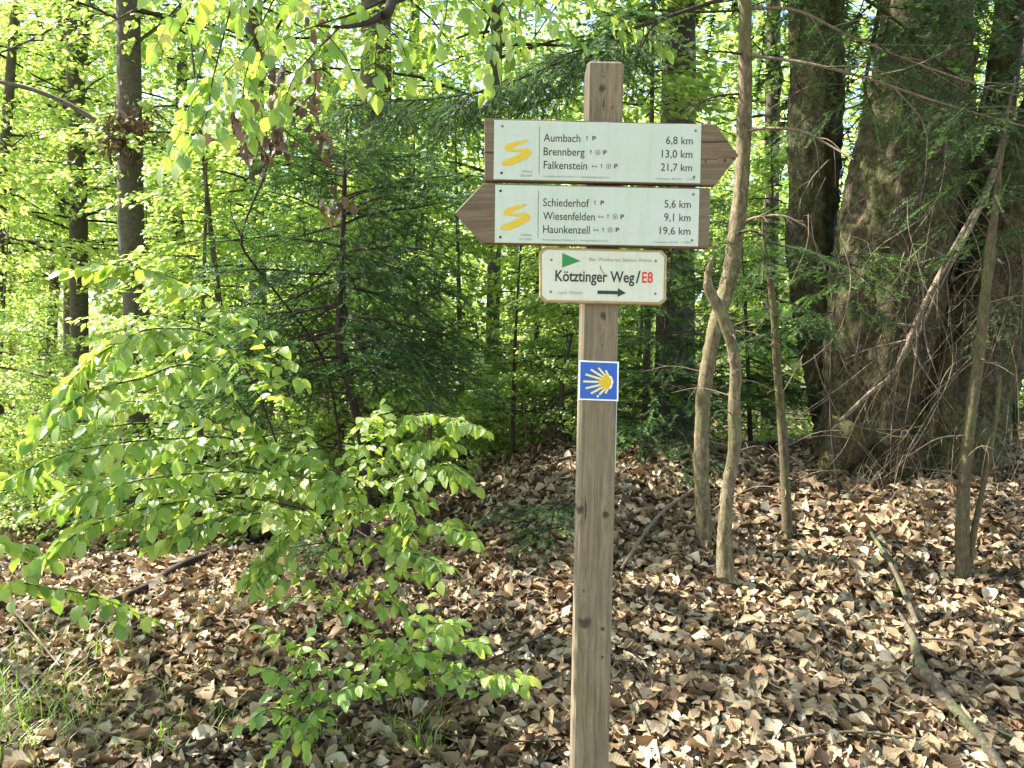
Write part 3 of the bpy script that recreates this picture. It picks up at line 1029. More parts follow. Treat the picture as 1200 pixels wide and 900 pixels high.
def tree(name, label, cat, rows, Y, crown=None, group=None, bark=M_BEECH, top=11.0, limbs=(), seg=14, ridge=.03, csc=1.0, crot=None, foot=True, n=36):
    """tree with a trunk seen through the given pixels; carried on down to the ground and up to its crown"""
    rows = path_px(rows, Y)
    rows = rows[np.argsort(rows[:, 2])]
    b = rows[0].copy()
    gz = float(hgt(b[0], b[1]))
    if foot:
        if b[2] > gz + .25:
            d = rows[0] - rows[1]
            k = (b[2] - gz) / max(.3, -d[2] if d[2] < 0 else .3)
            b = np.array([b[0] + d[0] * min(k, 1.5) * .4, b[1], gz, b[3] * 1.25])
            rows = np.vstack([b, rows])
        b = rows[0].copy()
        b[2] = gz - .12
        b[3] *= 1.25
        rows[0, 2] = max(rows[0, 2], gz + .1)
        rows = np.vstack([b, rows])
    t = rows[-1].copy()
    if top and t[2] < top:
        d = rows[-1] - rows[-2]
        sl = np.clip(d[:2] / max(.3, d[2]), -.08, .08)
        q = np.array([t[0] + sl[0] * (top - t[2]), t[1] + sl[1] * (top - t[2]), top, max(.012, t[3] * .35)])
        rows = np.vstack([rows, (t + q) / 2 * [1, 1, 1, 1.1], q])
    org = np.array([b[0], b[1], gz])
    o = thing(name, label, cat, org, group)
    mbk = MB()
    trunk_mesh(mbk, rows, n, seg, ridge, int(abs(b[0] * 1000)), org)
    mbk.obj('trunk', bark, o, True)
    for lr in limbs:
        m2 = MB()
        trunk_mesh(m2, path_px(lr, Y), 14, 7, .04, 3, org)
        m2.obj('limb', bark, o, True)
    if crown is not None:
        crown_pick[0] += 1
        c = link('crown', crown, o)
        c.rotation_euler = (0, 0, crot if crot is not None else crown_pick[0] * 1.9)
        c.scale = (csc,) * 3
    return o


# the beech trees with trunks one can pick out
tree('beech_tree', 'straight grey beech trunk with a tuft of brown leaves halfway up', 'tree',
     [(149, -60, 13), (150, 0, 13.2), (152, 150, 14), (154, 280, 14.5), (160, 380, 13.5), (158, 500, 16)], 8, CR_HIGH[0], top=11.5, csc=.85,
     limbs=[[(-40, 90, 2.4), (20, 100, 2.8), (67, 116, 3), (110, 140, 3.4), (136, 165, 4)], [(126, 150, 1.2), (128, 180, 1.8), (135, 210, 1.4), (142, 228, 1)], [(150, 330, 3), (175, 345, 2), (182, 385, 1)]])
tree('beech_tree', 'tall dark trunk with forked upper limbs, left of the trunk with the brown tuft', 'tree',
     [(87, -60, 8), (87, 0, 9), (89, 100, 9.5), (92, 250, 10), (93, 400, 10), (94, 520, 11)], 11, CR_TREE[0],
     limbs=[[(58, -10, 2.6), (68, 18, 3), (79, 40, 4)], [(108, -10, 3), (104, 25, 3.2), (98, 70, 4)], [(40, -5, 2.4), (50, 40, 2.6), (64, 72, 2)]])
tree('beech_tree', 'slim leaning trunk cut by the left edge of the picture', 'tree', [(14, 60, 5), (9, 130, 6), (3, 200, 6), (-3, 300, 7)], 10, CR_TREE[1])
tree('beech_tree', 'thin dark trunk just left of the forked trunk', 'tree', [(72, 100, 4.5), (72, 200, 5.5), (68, 280, 6), (60, 400, 6)], 14, CR_TREE[2])
tree('beech_tree', 'thin trunk at the top left corner', 'tree', [(22, -20, 2.8), (20, 40, 3), (16, 110, 3)], 13, CR_TREE[3])
tree('beech_tree', 'distant brown trunk between the brown tufted trunk and the young fir', 'tree', [(214, 60, 6), (211, 180, 6.5), (209, 330, 7.5)], 12, CR_TREE[0])
tree('beech_tree', 'dark trunk behind the withered twigs, above the left side of the young fir', 'tree', [(298, -30, 9), (298, 60, 9.2), (300, 120, 9.5), (302, 300, 10)], 9.5, CR_TREE[2], csc=.95)
tree('beech_tree', 'slim dark trunk left of the signpost top', 'tree', [(487, -30, 6), (485, 50, 6), (482, 120, 6), (478, 300, 7)], 12, CR_TREE[1])
tree('beech_tree', 'trunk showing just below the left arrow board', 'tree', [(583, 0, 7), (580, 150, 7.5), (579, 300, 8), (576, 450, 9)], 8.5, CR_TREE[3])
tree('beech_tree', 'broad grey trunk right of the post top, behind the upper arrow board', 'tree', [(793, -50, 19), (795, 50, 19.5), (795, 110, 20), (792, 300, 21), (790, 460, 24)], 7, CR_HIGH[1], top=11.5, csc=.82)
tree('beech_tree', 'thin straight trunk between the slender bare fir and the dark big trunk', 'tree', [(907, -30, 7.5), (906, 60, 8), (905, 140, 8.5), (903, 330, 9)], 9, CR_TREE[0])

# beech with the leafy branch hanging into the top left
BT = tree('beech_tree', 'pale grey trunk top left of the signpost whose leafy branch hangs into the picture', 'tree',
          [(440, -60, 17), (440, 0, 17), (441, 60, 17.5), (440, 150, 18), (436, 400, 19)], 7, CR_HIGH[0], top=11.5, crot=2.2, csc=.8)

# ------------------------------------------------------------------ big old tree on the right
YB0 = 4.75
g = P(1050, 545, YB0)
org = np.array([g[0], YB0, float(hgt(g[0], YB0))])
BIG = thing('old_fir_tree', 'huge mossy old fir, thick stems splitting from one hollowed base on the right', 'tree', org)


def stem(rows, Y, n=170, seg=90, ridge=.03, seed=1, name='trunk', bark=M_BIGBARK, par=BIG, org=org):
    m_ = MB()
    trunk_mesh(m_, path_px(rows, Y), n, seg, ridge, seed, org, 0, .065 if seg > 40 else .02, .8)
    return m_.obj(name, bark, par, True)


stem([(1100, -900, 38), (1088, -300, 46), (1084, -60, 50), (1083, 50, 50), (1068, 150, 54), (1054, 230, 58), (1043, 310, 60), (1032, 400, 56), (1020, 480, 50), (1008, 540, 56), (1000, 580, 66)], YB0, seed=4)
stem([(1112, 60, 28), (1100, 180, 34), (1086, 280, 42), (1078, 380, 50), (1075, 470, 58), (1080, 540, 60), (1082, 590, 68)], YB0 + .42, seed=9, name='stem')
stem([(1330, -300, 36), (1262, 80, 42), (1215, 220, 46), (1172, 340, 48), (1140, 420, 50), (1118, 490, 56), (1105, 545, 66), (1100, 590, 74)], YB0 - .05, seed=6, name='stem')
stem([(1200, -200, 13), (1186, -20, 16), (1178, 60, 17), (1166, 140, 19), (1146, 250, 22), (1120, 380, 26)], YB0 + .35, 40, 16, .04, 8, 'stem')
# root flares
for k, rows in enumerate(([(1000, 500, 30), (978, 540, 18), (955, 565, 9), (940, 580, 5)], [(1050, 510, 30), (1052, 550, 24), (1050, 580, 16), (1046, 600, 8)],
                          [(1120, 500, 34), (1150, 540, 22), (1190, 555, 14), (1230, 570, 8)])):
    stem(rows, YB0 - .25, 18, 12, .08, 20 + k, 'root')
DT = P(980, 545, 5.35)
orgA = np.array([DT[0], 5.35, float(hgt(DT[0], 5.35))])
DARK = thing('fir_tree', 'dark straight trunk with curved foot behind the left side of the huge old fir', 'tree', orgA)
stem([(975, -900, 22), (960, -200, 27), (957, -40, 29), (957, 100, 29), (953, 200, 28.5), (951, 290, 27), (957, 370, 24), (968, 440, 22), (980, 510, 25), (985, 560, 32)], 5.35, 130, 60, .03, 31, 'trunk', M_BIGBARK, DARK, orgA)


# ------------------------------------------------------------------ needle boughs
def needles(m_, p0, p1, r, spacing=.0035, nl=.021, mat=1, up=.35, wid=.0022):
    L = np.linalg.norm(p1 - p0)
    k = max(2, int(L / spacing))
    t = r.uniform(0, 1, k)
    ax = unit(p1 - p0)
    Zu = np.array([0, 0, 1.])
    side = unit(np.cross(Zu, ax) + 1e-6)
    upv = np.cross(ax, side)
    pos = p0 + (p1 - p0) * t[:, None]
    sg = r.choice([-1, 1], k)
    el = np.abs(r.normal(up, .45, k))
    d = ax * r.uniform(.45, .85, k)[:, None] + side * (sg * np.cos(el))[:, None] + upv * np.sin(el)[:, None]
    d = unit(d)
    w = unit(np.cross(d, upv + r.normal(0, .4, (k, 3))))
    l = nl * r.uniform(.7, 1.1, k)[:, None]
    V = np.stack([pos - w * wid, pos + w * wid, pos + d * l], 1).reshape(-1, 3)
    m_.add(V, np.arange(3 * k).reshape(-1, 3), mat)


def fir_bough(seed, L=.8, sparse=1.0, newtips=0.0, droop=.25, bare=.15, sub=True, spacing=.0022, name='bough'):
    """flat bough along +X; materials: bark, needles, fresh needles"""
    r = np.random.default_rng(seed)
    m_ = MB()
    n = 9
    s = np.linspace(0, 1, n)
    ax = np.column_stack([s * L, r.normal(0, .012 * L, n).cumsum(), .10 * L * s - droop * L * s ** 2 + r.normal(0, .006, n)])
    tube(m_, ax, np.linspace(.004 + .006 * L, .0016, n), 5, 0)

    def at(u):
        i = min(u, .999) * (n - 1)
        k = int(i)
        return ax[k] + (ax[k + 1] - ax[k]) * (i - k)
    u = bare
    sgn = 1
    while u < .97:
        p = at(u)
        ln = L * (.50 * (1 - u) ** .8 + .10) * r.uniform(.7, 1.1)
        sgn = -sgn
        a = R(r.uniform(42, 62)) * sgn
        d = np.array([math.cos(a), math.sin(a), r.uniform(-.55, .15)])
        q = p + d * ln * .55
        e = q + (d + [.25, 0, -.25]) * ln * .45
        m_3 = [p, q, e]
        tube(m_, m_3, [.0022, .0016, .0009], 3, 0, cap=False)
        new = r.uniform() < newtips
        needles(m_, p + (q - p) * .15, q, r, spacing * sparse)
        needles(m_, q, e, r, spacing * sparse, mat=2 if new else 1)
        if sub:
            w = .2
            sg2 = 1
            while w < .95:
                b = p + (q - p) * (w / .55) if w < .55 else q + (e - q) * ((w - .55) / .45)
                l2 = ln * (.42 * (1 - w) + .08) * r.uniform(.6, 1.2)
                sg2 = -sg2
                a2 = a + R(r.uniform(38, 58)) * sg2
                d2 = np.array([math.cos(a2), math.sin(a2), r.uniform(-1.0, .15)])
                if l2 > .02:
                    needles(m_, b, b + d2 * l2, r, spacing * 1.1 * sparse, mat=2 if (new and w > .5) or r.uniform() < newtips * .3 else 1)
                    tube(m_, [b, b + d2 * l2], [.0013, .0007], 3, 0, cap=False)
                w += .05 / max(.12, ln) * r.uniform(.7, 1.3)
        u += .045 / L * r.uniform(.7, 1.3)
    needles(m_, at(max(bare, .2)), at(.6), r, spacing * 1.2)
    needles(m_, at(.6), at(.999), r, spacing, mat=2 if newtips else 1)
    return m_.mesh(name, [M_TWIG, M_NEEDLE, M_NEEDLE_NEW])


FB = [fir_bough(500 + k, .8, 1.0, 0.06, .20 + .06 * k, .10 + .03 * k) for k in range(5)]
FBT = [fir_bough(520 + k, .6, 1.1, .7, .3) for k in range(3)]
FBS = [fir_bough(540 + k, .8, 2.2, 0.1, .35, .3) for k in range(3)]
print('boughs', [len(m.polygons) for m in FB + FBT + FBS])


def put_bough(parent, org, pos, az, pitch, length, mesh, ml=.8, roll=0):
    s = length / ml
    M4 = Matrix.Translation(Vector(np.asarray(pos) - org)) @ Matrix.Rotation(az, 4, 'Z') @ Matrix.Rotation(-pitch, 4, 'Y') @ Matrix.Rotation(roll, 4, 'X') @ Matrix.Diagonal((s, s, s, 1))
    return link('bough', mesh, parent, mat=M4)


# young fir in the left middle
YF = 4.0
rowsF = [(407, 135, 1.0), (405, 180, 2.0), (403, 222, 2.6), (400, 317, 4.0), (397, 400, 4.8), (410, 456, 5.4), (422, 505, 6.0), (430, 561, 6.6), (427, 622, 7.5), (426, 650, 9)]
gF = ghit(427, 640)
YF = float(gF[1])
pF = path_px(rowsF, YF)
orgF = np.array([pF[-1, 0], YF, float(hgt(pF[-1, 0], YF))])
pF[-1, 2] = orgF[2] - .05
FIR = thing('young_fir', 'young dark green fir with a bent bare lower stem left of the signpost', 'fir sapling', orgF)
m_ = MB()
pF[:, 3] *= .85
trunk_mesh(m_, pF, 90, 10, .05, 2, orgF, 0, .005, 4)
m_.obj('trunk', M_TWIG, FIR, True)
spF = smooth_path(pF, 200)
r = np.random.default_rng(77)
k = 0
for zf, cnt, ln in [(.015, 3, .14), (.05, 4, .28), (.10, 6, .42), (.15, 5, .50), (.19, 6, .58), (.23, 6, .66), (.27, 7, .76), (.31, 9, .82), (.35, 9, .86), (.39, 9, .90), (.43, 8, .94), (.47, 6, .92), (.52, 4, .88)]:
    a0 = r.uniform(0, 6.28)
    for j in range(cnt):
        p = spF[int(np.clip(zf + r.uniform(-.015, .015), 0, 1) * 199)][:3]
        az = a0 + j * 2 * PI / cnt + r.uniform(-.3, .3)
        if zf > .16 and abs((az + PI / 2 + PI) % (2 * PI) - PI) < .6:
            continue
        if r.uniform() < (.0 if zf < .25 else .05):
            continue
        put_bough(FIR, orgF, p, az, R(r.uniform(0, 25) if zf < .3 else r.uniform(-18, 10)), ln * r.uniform(.75, 1.12), FB[k % 5], roll=r.uniform(-.7, .7))
        k += 1
# low needle boughs near the foot
for az, ln, zf in ((3.6, .6, .93), (4.3, .55, .95), (2.9, .5, .93), (5.2, .4, .95)):
    put_bough(FIR, orgF, spF[int(zf * 199)][:3], az, R(4), ln, FB[k % 5]); k += 1


FR = np.random.default_rng(808)


def bare_twig(parent, org, pts, r0, r1, mat=M_DEAD, name='dead_twig', n=14, seg=5, forks=0):
    m2 = MB()
    p = smooth_path(np.asarray(pts, float), n)
    Lf = np.linalg.norm(p[-1] - p[0])
    for _ in range(forks):
        k_ = int(FR.uniform(.25, .85) * (n - 1))
        d_ = unit(unit(p[k_ + 1] - p[k_]) + FR.normal(0, .55, 3))
        l_ = Lf * FR.uniform(.12, .35)
        e_ = [p[k_], p[k_] + d_ * l_ * .5, p[k_] + d_ * l_ + FR.normal(0, .15 * l_, 3) - [0, 0, .15 * l_]]
        rk = r0 + (r1 - r0) * k_ / n
        tube(m2, smooth_path(np.array(e_), 6) - org, np.linspace(rk * .6, .0006, 6), 4)
    tube(m2, p - org, np.linspace(r0, r1, n), seg)
    return m2.obj(name, mat, parent, True)


# bare lower branchlets of the young fir
for i in range(26):
    p = spF[int(r.uniform(.5, .9) * 199)][:3]
    a = r.uniform(0, 6.28)
    L = r.uniform(.3, .75)
    d = np.array([math.cos(a), math.sin(a), 0])
    bare_twig(FIR, orgF, [p, p + d * L * .5 + [0, 0, r.uniform(-.02, .12)], p + d * L + [0, 0, r.uniform(-.12, .2)]], .005, .0012, M_TWIG, 'bare_branch', 8, 4, 4)

# ------------------------------------------------------------------ slender trees right of the post
gE = ghit(826, 640)
YE = float(gE[1])
orgE = gE.copy()
SL1 = thing('fir_tree', 'slender pale kinked stem right behind the arrow tip with long bare side branches', 'tree', orgE)
rowsE = path_px([(878, -900, 4, YE), (875, -300, 6, YE), (873, -60, 7.4), (873, 0, 7.6), (873, 100, 8.2), (870, 200, 8.4), (863, 270, 9), (855, 325, 9), (838, 385, 8.5), (825, 460, 8), (822, 545, 8.6), (825, 630, 9.2), (826, 660, 11)], YE)
m_ = MB()
trunk_mesh(m_, rowsE, 160, 16, .05, 4, orgE, 0, .007, 4)
m_.obj('trunk', M_SAPBARK, SL1, True)
m_ = MB()
tube(m_, np.array([P(872, y, YE) - orgE for y in (26, 27)]), .001, 4)


def pxcurve(rows, Y):
    return [P(a_[0], a_[1], a_[2] if len(a_) > 2 else Y) for a_ in rows]


for rows, r0, r1 in (([(873, 10, YE), (932, 12, YE - .1), (992, 40, YE - .15), (1068, 72, YE - .2), (1160, 104, YE - .2), (1230, 118, YE - .2)], .0075, .003),
                     ([(873, 64, YE), (944, 74, YE - .2), (1016, 92, YE - .25), (1100, 120, YE - .3), (1200, 148, YE - .3), (1260, 158, YE - .3)], .008, .003),
                     ([(873, 64, YE), (850, 61, YE - .1), (824, 60, YE - .2)], .006, .002),
                     ([(874, 154, YE), (900, 150, YE - .15), (940, 154, YE - .25), (968, 168, YE - .3), (1000, 187, YE - .4)], .008, .003),
                     ([(868, 110, YE), (845, 112, YE - .05), (820, 120, YE - .1), (788, 142, YE - .2)], .006, .002),
                     ([(866, 262, YE), (890, 254, YE - .1), (918, 253, YE - .2), (944, 265, YE - .25)], .008, .003),
                     ([(862, 274, YE), (880, 270, YE - .1), (896, 278, YE - .12)], .008, .004),
                     ([(872, 12, YE), (820, 14, YE), (760, 12, YE - .1), (700, 20, YE - .2)], .006, .003)):
    bare_twig(SL1, orgE, pxcurve(rows, YE), r0, r1, M_DEAD if rows[1][0] > 880 else M_TWIG, 'bare_branch', 24, 6, 7)
# long needle bough reaching left over the signs
main = smooth_path(np.array(pxcurve([(872, -10, YE), (800, 14, YE - .1), (735, 36, YE - .2), (680, 62, YE - .3), (620, 88, YE - .35), (560, 108, YE - .4), (480, 118, YE - .45), (400, 120, YE - .5)], YE)), 60)
bare_twig(SL1, orgE, main[::6], .010, .002, M_TWIG, 'long_bough_axis', 40, 6)
r = np.random.default_rng(5)
for u in np.linspace(.2, .99, 52):
    i = int(u * 58)
    d = unit(main[i + 1] - main[i])
    az0 = math.atan2(d[1], d[0])
    side = 1 if r.uniform() < .5 else -1
    put_bough(SL1, orgE, main[i], az0 + side * R(r.uniform(20, 60)), R(r.uniform(-55, -5)), r.uniform(.24, .46) * (1.15 - .45 * u), FB[r.integers(0, 5)], roll=r.uniform(-.6, .6))
# second lower bough ends
for (px, py) in ((640, 70), (600, 90), (700, 60), (660, 85)):
    put_bough(SL1, orgE, P(px, py, YE - .35), R(200 + r.uniform(-20, 20)), R(-35), .3, FB[2])
# high boughs, above the frame
for k in range(18):
    z = r.uniform(3.6, 7.5)
    p = np.array([rowsE[1, 0], YE, z])
    put_bough(SL1, orgE, p, r.uniform(0, 6.28), R(r.uniform(-20, 10)), r.uniform(.9, 1.5), FB[k % 5])

gFs = ghit(850, 690)
YFs = float(gFs[1])
SL2 = thing('fir_tree', 'crooked short pale stem leaning from the kinked slender fir, standing just in front of it', 'tree', gFs)
m_ = MB()
trunk_mesh(m_, path_px([(836, 300, 1.5), (830, 318, 3.4), (831, 340, 5.5), (845, 366, 7), (858, 405, 7), (862, 440, 7), (860, 480, 7.4), (861, 522, 7.4), (853, 575, 7.4), (849, 633, 8), (850, 675, 10.5), (850, 705, 16)], YFs), 120, 16, .05, 7, gFs, 0, .007, 4)
m_.obj('trunk', M_SAPBARK, SL2, True)
gG = ghit(922, 634)
SL3 = thing('fir_tree', 'thin dark pole-like stem between the crooked pale stem and the huge old fir', 'tree', gG)
m_ = MB()
trunk_mesh(m_, path_px([(893, 250, .8), (895, 280, 1.6), (901, 320, 3.0), (907, 367, 4.4), (911, 433, 5), (918, 522, 5.4), (922, 600, 5.8), (923, 645, 7)], gG[1]), 40, 9, .06, 8, gG)
m_.obj('trunk', M_MOSSBARK, SL3, True)
gH = ghit(1130, 684)
SL4 = thing('fir_tree', 'mossy thin sapling stem in front of the huge old fir near the right edge', 'tree', gH)
m_ = MB()
trunk_mesh(m_, path_px([(1190, 90, .8), (1178, 150, 1.8), (1168, 230, 3.4), (1159, 300, 5), (1148, 411, 6), (1140, 470, 6.0), (1131, 549, 6.6), (1128, 611, 7.4), (1129, 675, 9), (1129, 700, 12)], gH[1]), 120, 14, .05, 12, gH, 0, .006, 4)
m_.obj('trunk', M_MOSSBARK, SL4, True)
m_ = MB()
trunk_mesh(m_, path_px([(1172, 440, 2), (1167, 491, 2.6), (1153, 567, 3), (1142, 620, 3.6), (1136, 660, 4.5)], gH[1]), 24, 7, .08, 13, gH)
m_.obj('side_stem', M_MOSSBARK, SL4, True)

rs = np.random.default_rng(27)
for par_, o__, rows__, Ys in ((SL1, orgE, [(863, 270), (855, 325), (838, 385), (825, 460), (822, 545), (825, 630)], YE), (SL2, gFs, [(845, 366), (858, 405), (862, 440), (860, 480), (861, 522), (853, 575), (849, 633)], YFs),
                             (SL4, np.array(gH), [(1159, 300), (1148, 411), (1140, 470), (1131, 549), (1128, 611)], gH[1]), (SL3, np.array(gG), [(907, 367), (911, 433), (918, 522), (922, 600)], gG[1])):
    c_ = smooth_path(np.array([P(a_, b__, Ys) for a_, b__ in rows__]), 60)
    for q_ in range(13):
        p_ = c_[rs.integers(2, 58)]
        a_ = rs.uniform(0, 2 * PI)
        d_ = np.array([math.cos(a_), math.sin(a_), rs.uniform(-.3, .5)])
        l_ = rs.choice([.02, .04, .12, .28])
        bare_twig(par_, o__, [p_, p_ + d_ * (.012 + l_ * .5), p_ + d_ * (.012 + l_) + [0, 0, -.2 * l_]], .0055 if l_ < .1 else .0035, .002 if l_ < .1 else .0008, M_SAPBARK if l_ < .1 else M_DEAD, 'twig_stub' if l_ < .1 else 'dry_twig', 8, 6, 0 if l_ < .1 else 3)
gGv = np.array(gG)
for k_, (px, py, az_, ln_) in enumerate(((895, 275, 190, .35), (896, 285, -10, .4), (899, 300, 250, .38), (902, 330, 160, .35), (905, 350, 10, .4), (897, 270, 90, .3), (908, 390, 210, .35), (906, 370, -50, .35))):
    put_bough(SL3, gGv, P(px, py, gG[1]), R(az_), R(-12), ln_, FB[k_ % 5], roll=.3)
for k_, (px, py, az_, ln_) in enumerate(((1188, 95, 190, .35), (1182, 130, 220, .35), (1180, 140, -20, .35), (1174, 190, 170, .3), (1170, 215, 240, .3))):
    put_bough(SL4, np.array(gH), P(px, py, gH[1]), R(az_), R(-18), ln_, FBS[k_ % 3], roll=.3)
rq = np.random.default_rng(314)
for k_ in range(26):          # sprigs along the long bare branches
    u_ = rq.uniform(.3, 1)
    if k_ % 2:
        px, py = 880 + 300 * u_, 10 + 110 * u_ ** 1.4
    else:
        px, py = 880 + 320 * u_, 60 + 88 * u_ ** 1.2
    put_bough(SL1, orgE, P(px, py, YE - .25), R(rq.uniform(-60, 240)), R(rq.uniform(-55, 0)), rq.uniform(.14, .34), FBS[k_ % 3], roll=rq.uniform(-.7, .7))

# ------------------------------------------------------------------ dead branch and the tangle of dry twigs on the old tree
bare_twig(BIG, org, pxcurve([(1178, 160, 4.5), (1156, 224, 4.4), (1120, 288, 4.3), (1082, 360, 4.2), (1062, 408, 4.15), (1045, 440, 4.15), (1018, 462, 4.1), (985, 493, 4.1)], 4.2), .02, .010, M_DEAD, 'dead_branch', 40, 8, 7)
bare_twig(BIG, org, pxcurve([(1172, 190, 4.45), (1140, 262, 4.3), (1104, 330, 4.25), (1075, 395, 4.2)], 4.2), .014, .006, M_DEAD, 'dead_branch', 30, 6)
r = np.random.default_rng(41)
for i in range(80):
    reg = r.uniform()
    if reg < .45:
        x0, y0, Yk = r.uniform(1080, 1200), r.uniform(230, 420), r.uniform(3.7, 4.3)
        dx, dy = r.uniform(-130, 60), r.uniform(90, 260)
    elif reg < .75:
        x0, y0, Yk = r.uniform(940, 1090), r.uniform(250, 440), r.uniform(3.8, 4.2)
        dx, dy = r.uniform(-90, 90), r.uniform(60, 190)
    else:
        x0, y0, Yk = r.uniform(930, 1190), r.uniform(60, 300), r.uniform(3.6, 4.2)
        dx, dy = r.uniform(-110, 110), r.uniform(40, 170)
    y1 = min(y0 + dy, 560)
    bow = r.uniform(-1, 1)
    pts = [(x0, y0)]
    a0 = math.atan2(y1 - y0, dx) + bow * 1.1
    Lk = math.hypot(dx, y1 - y0) / 5
    for q_ in range(6):
        pts.append((pts[-1][0] + math.cos(a0) * Lk, min(pts[-1][1] + math.sin(a0) * Lk, 565)))
        a0 -= bow * r.uniform(.2, .55) + r.normal(0, .12)
    yy = Yk
    pw = []
    for a_, b__ in pts:
        pw.append(P(a_, b__, yy))
        yy += r.normal(0, .035)
    bare_twig(BIG, org, pw, r.uniform(.0018, .0038), .0006, M_DEAD if i % 2 else M_TWIG, 'dry_twig', 16, 4, 4)
# arching grass-like dry stems at the foot
for i in range(36):
    x0, y0 = r.uniform(930, 1190), r.uniform(545, 600)
    g_ = ghit(x0, y0)
    a = r.uniform(0, 6.28)
    L, H = r.uniform(.1, .4), r.uniform(.1, .35)
    d = np.array([math.cos(a), math.sin(a) * .4, 0])
    bare_twig(BIG, org, [g_, g_ + d * L * .4 + [0, 0, H], g_ + d * L + [0, 0, H * .8], g_ + d * L * 1.5 + [0, 0, H * .2]], .002, .001, M_DEAD, 'dry_twig', 10, 4)

# needle boughs of the old fir (upper right) and its dense top
for (px, py, Y, azd, pit, ln, kind) in ((1120, 20, 4.0, 200, -20, .7, 0), (1180, 60, 3.8, 190, -25, .7, 1), (1190, 130, 3.7, 195, -18, .7, 0), (1150, -10, 3.9, 230, -30, .6, 0), (1200, 190, 3.7, 185, -12, .6, 1),
                                        (1060, 10, 4.2, 250, -35, .5, 0), (1140, 150, 3.9, 300, -30, .5, 1), (1230, 260, 3.7, 180, -15, .6, 0), (1080, 60, 4.1, 200, -40, .5, 1), (1190, 20, 3.9, 250, -30, .6, 0),
                                        (1010, 20, 4.3, 200, -30, .5, 0), (1000, -20, 4.3, 180, -20, .6, 0), (930, -10, 4.6, 200, -25, .6, 0), (1100, -30, 3.8, 270, -40, .6, 0), (1215, 330, 3.9, 200, -30, .5, 1),
                                        (1060, 90, 3.9, 320, -30, .45, 1), (1100, 110, 3.8, 340, -25, .5, 1), (1150, 190, 3.8, 10, -20, .45, 1), (1120, 200, 3.8, 200, -30, .45, 1), (1040, 60, 4.0, 300, -45, .4, 1), (1180, 230, 3.7, 170, -20, .5, 1), (1080, 180, 3.9, 350, -30, .4, 1), (1010, 110, 4.1, 190, -30, .4, 1), (960, 130, 4.3, 210, -30, .4, 1), (1160, 90, 3.75, 240, -30, .55, 0), (1205, 100, 3.8, 170, -35, .55, 0)):
    put_bough(BIG, org, P(px, py, Y), R(azd), R(pit), ln, (FB if kind == 0 else FBS)[r.integers(0, 3)])
for k in range(62):
    z = r.uniform(4.2, 11)
    a = r.uniform(0, 6.28)
    p = np.array([org[0] + .15, org[1], z])
    put_bough(BIG, org, p, a, R(r.uniform(-18, 6)), r.uniform(1.8, 3.2) * (1.25 - z / 14), FB[k % 5])

# fir sapling with fresh tips in front of the dark trunk and others round the signs
def small_fir(px, py_base, Y, H, label, ntier, ln, meshes, lean=0, seed=0, cntb=5):
    x = (px - 600) / FPX * Y
    o_ = np.array([x, Y, float(hgt(x, Y))])
    t = thing('fir_sapling', label, 'fir sapling', o_, 'small firs growing among the trunks')
    rr = np.random.default_rng(seed)
    top = o_ + [lean, 0, H]
    m2 = MB()
    tube(m2, smooth_path(np.array([o_ - [0, 0, .05], o_ + [lean * .3, .02, H * .5], top]), 10) - o_, np.linspace(.012 + .004 * H, .003, 10), 6)
    m2.obj('trunk', M_TWIG, t, True)
    for i in range(ntier):
        f = .12 + .86 * (i + rr.uniform(0, .6)) / ntier
        f = min(f, .99)
        for j in range(cntb):
            p = o_ + [lean * f * f, 0, H * f]
            put_bough(t, o_, p, j * 2 * PI / cntb + i * 1.1 + rr.uniform(-.3, .3), R(rr.uniform(-8, 18)), ln * (1.15 - f) * rr.uniform(.7, 1.15) + .1, meshes[rr.integers(0, len(meshes))], roll=rr.uniform(-.6, .6))
    return t


small_fir(600, 560, 5.6, 2.0, 'dark fir sapling between the young fir and the signpost', 5, .42, FBS, .1, 1, 3)
small_fir(665, 520, 6.4, 1.6, 'fir sapling directly left of the post behind the blue shell sign', 5, .6, FBS, 0, 2)
small_fir(775, 560, 5.0, 1.55, 'dense blue green fir sapling right of the post below the cream sign', 9, .66, FB[:3], .1, 3)
small_fir(880, 560, 5.6, 1.9, 'fir sapling behind the crooked pale stem', 8, .65, FB[1:4] + FBS[:1], -.1, 4)
small_fir(1190, 560, 6.4, 2.2, 'fir sapling behind the right hand stem of the old fir', 7, .8, FB[:2], 0, 6)
TIP = thing('fir_sapling', 'little fir with bright green fresh tips in front of the dark trunk', 'fir sapling', np.array([P(985, 560, 4.25)[0], 4.25, float(hgt(P(985, 560, 4.25)[0], 4.25))]), 'small firs growing among the trunks')
oT = np.array(TIP.location)
bare_twig(TIP, oT, [oT - [0, 0, .03], oT + [-.05, 0, .4], P(975, 400, 4.25), P(985, 300, 4.25)], .009, .004, M_TWIG, 'trunk', 16, 6)
for (px, py, az, pt_, ln) in ((985, 300, -35, -10, .42), (985, 306, 10, -15, .40), (980, 310, 200, -10, .36), (982, 325, -60, -10, .40), (980, 335, 160, -20, .36), (984, 320, 250, -10, .4), (980, 350, 300, -15, .4), (978, 365, 210, -15, .35), (983, 300, -10, 5, .4)):
    put_bough(TIP, oT, P(px, py, 4.25), R(az), R(pt_), ln, FBT[k % 3], .6)
    k += 1
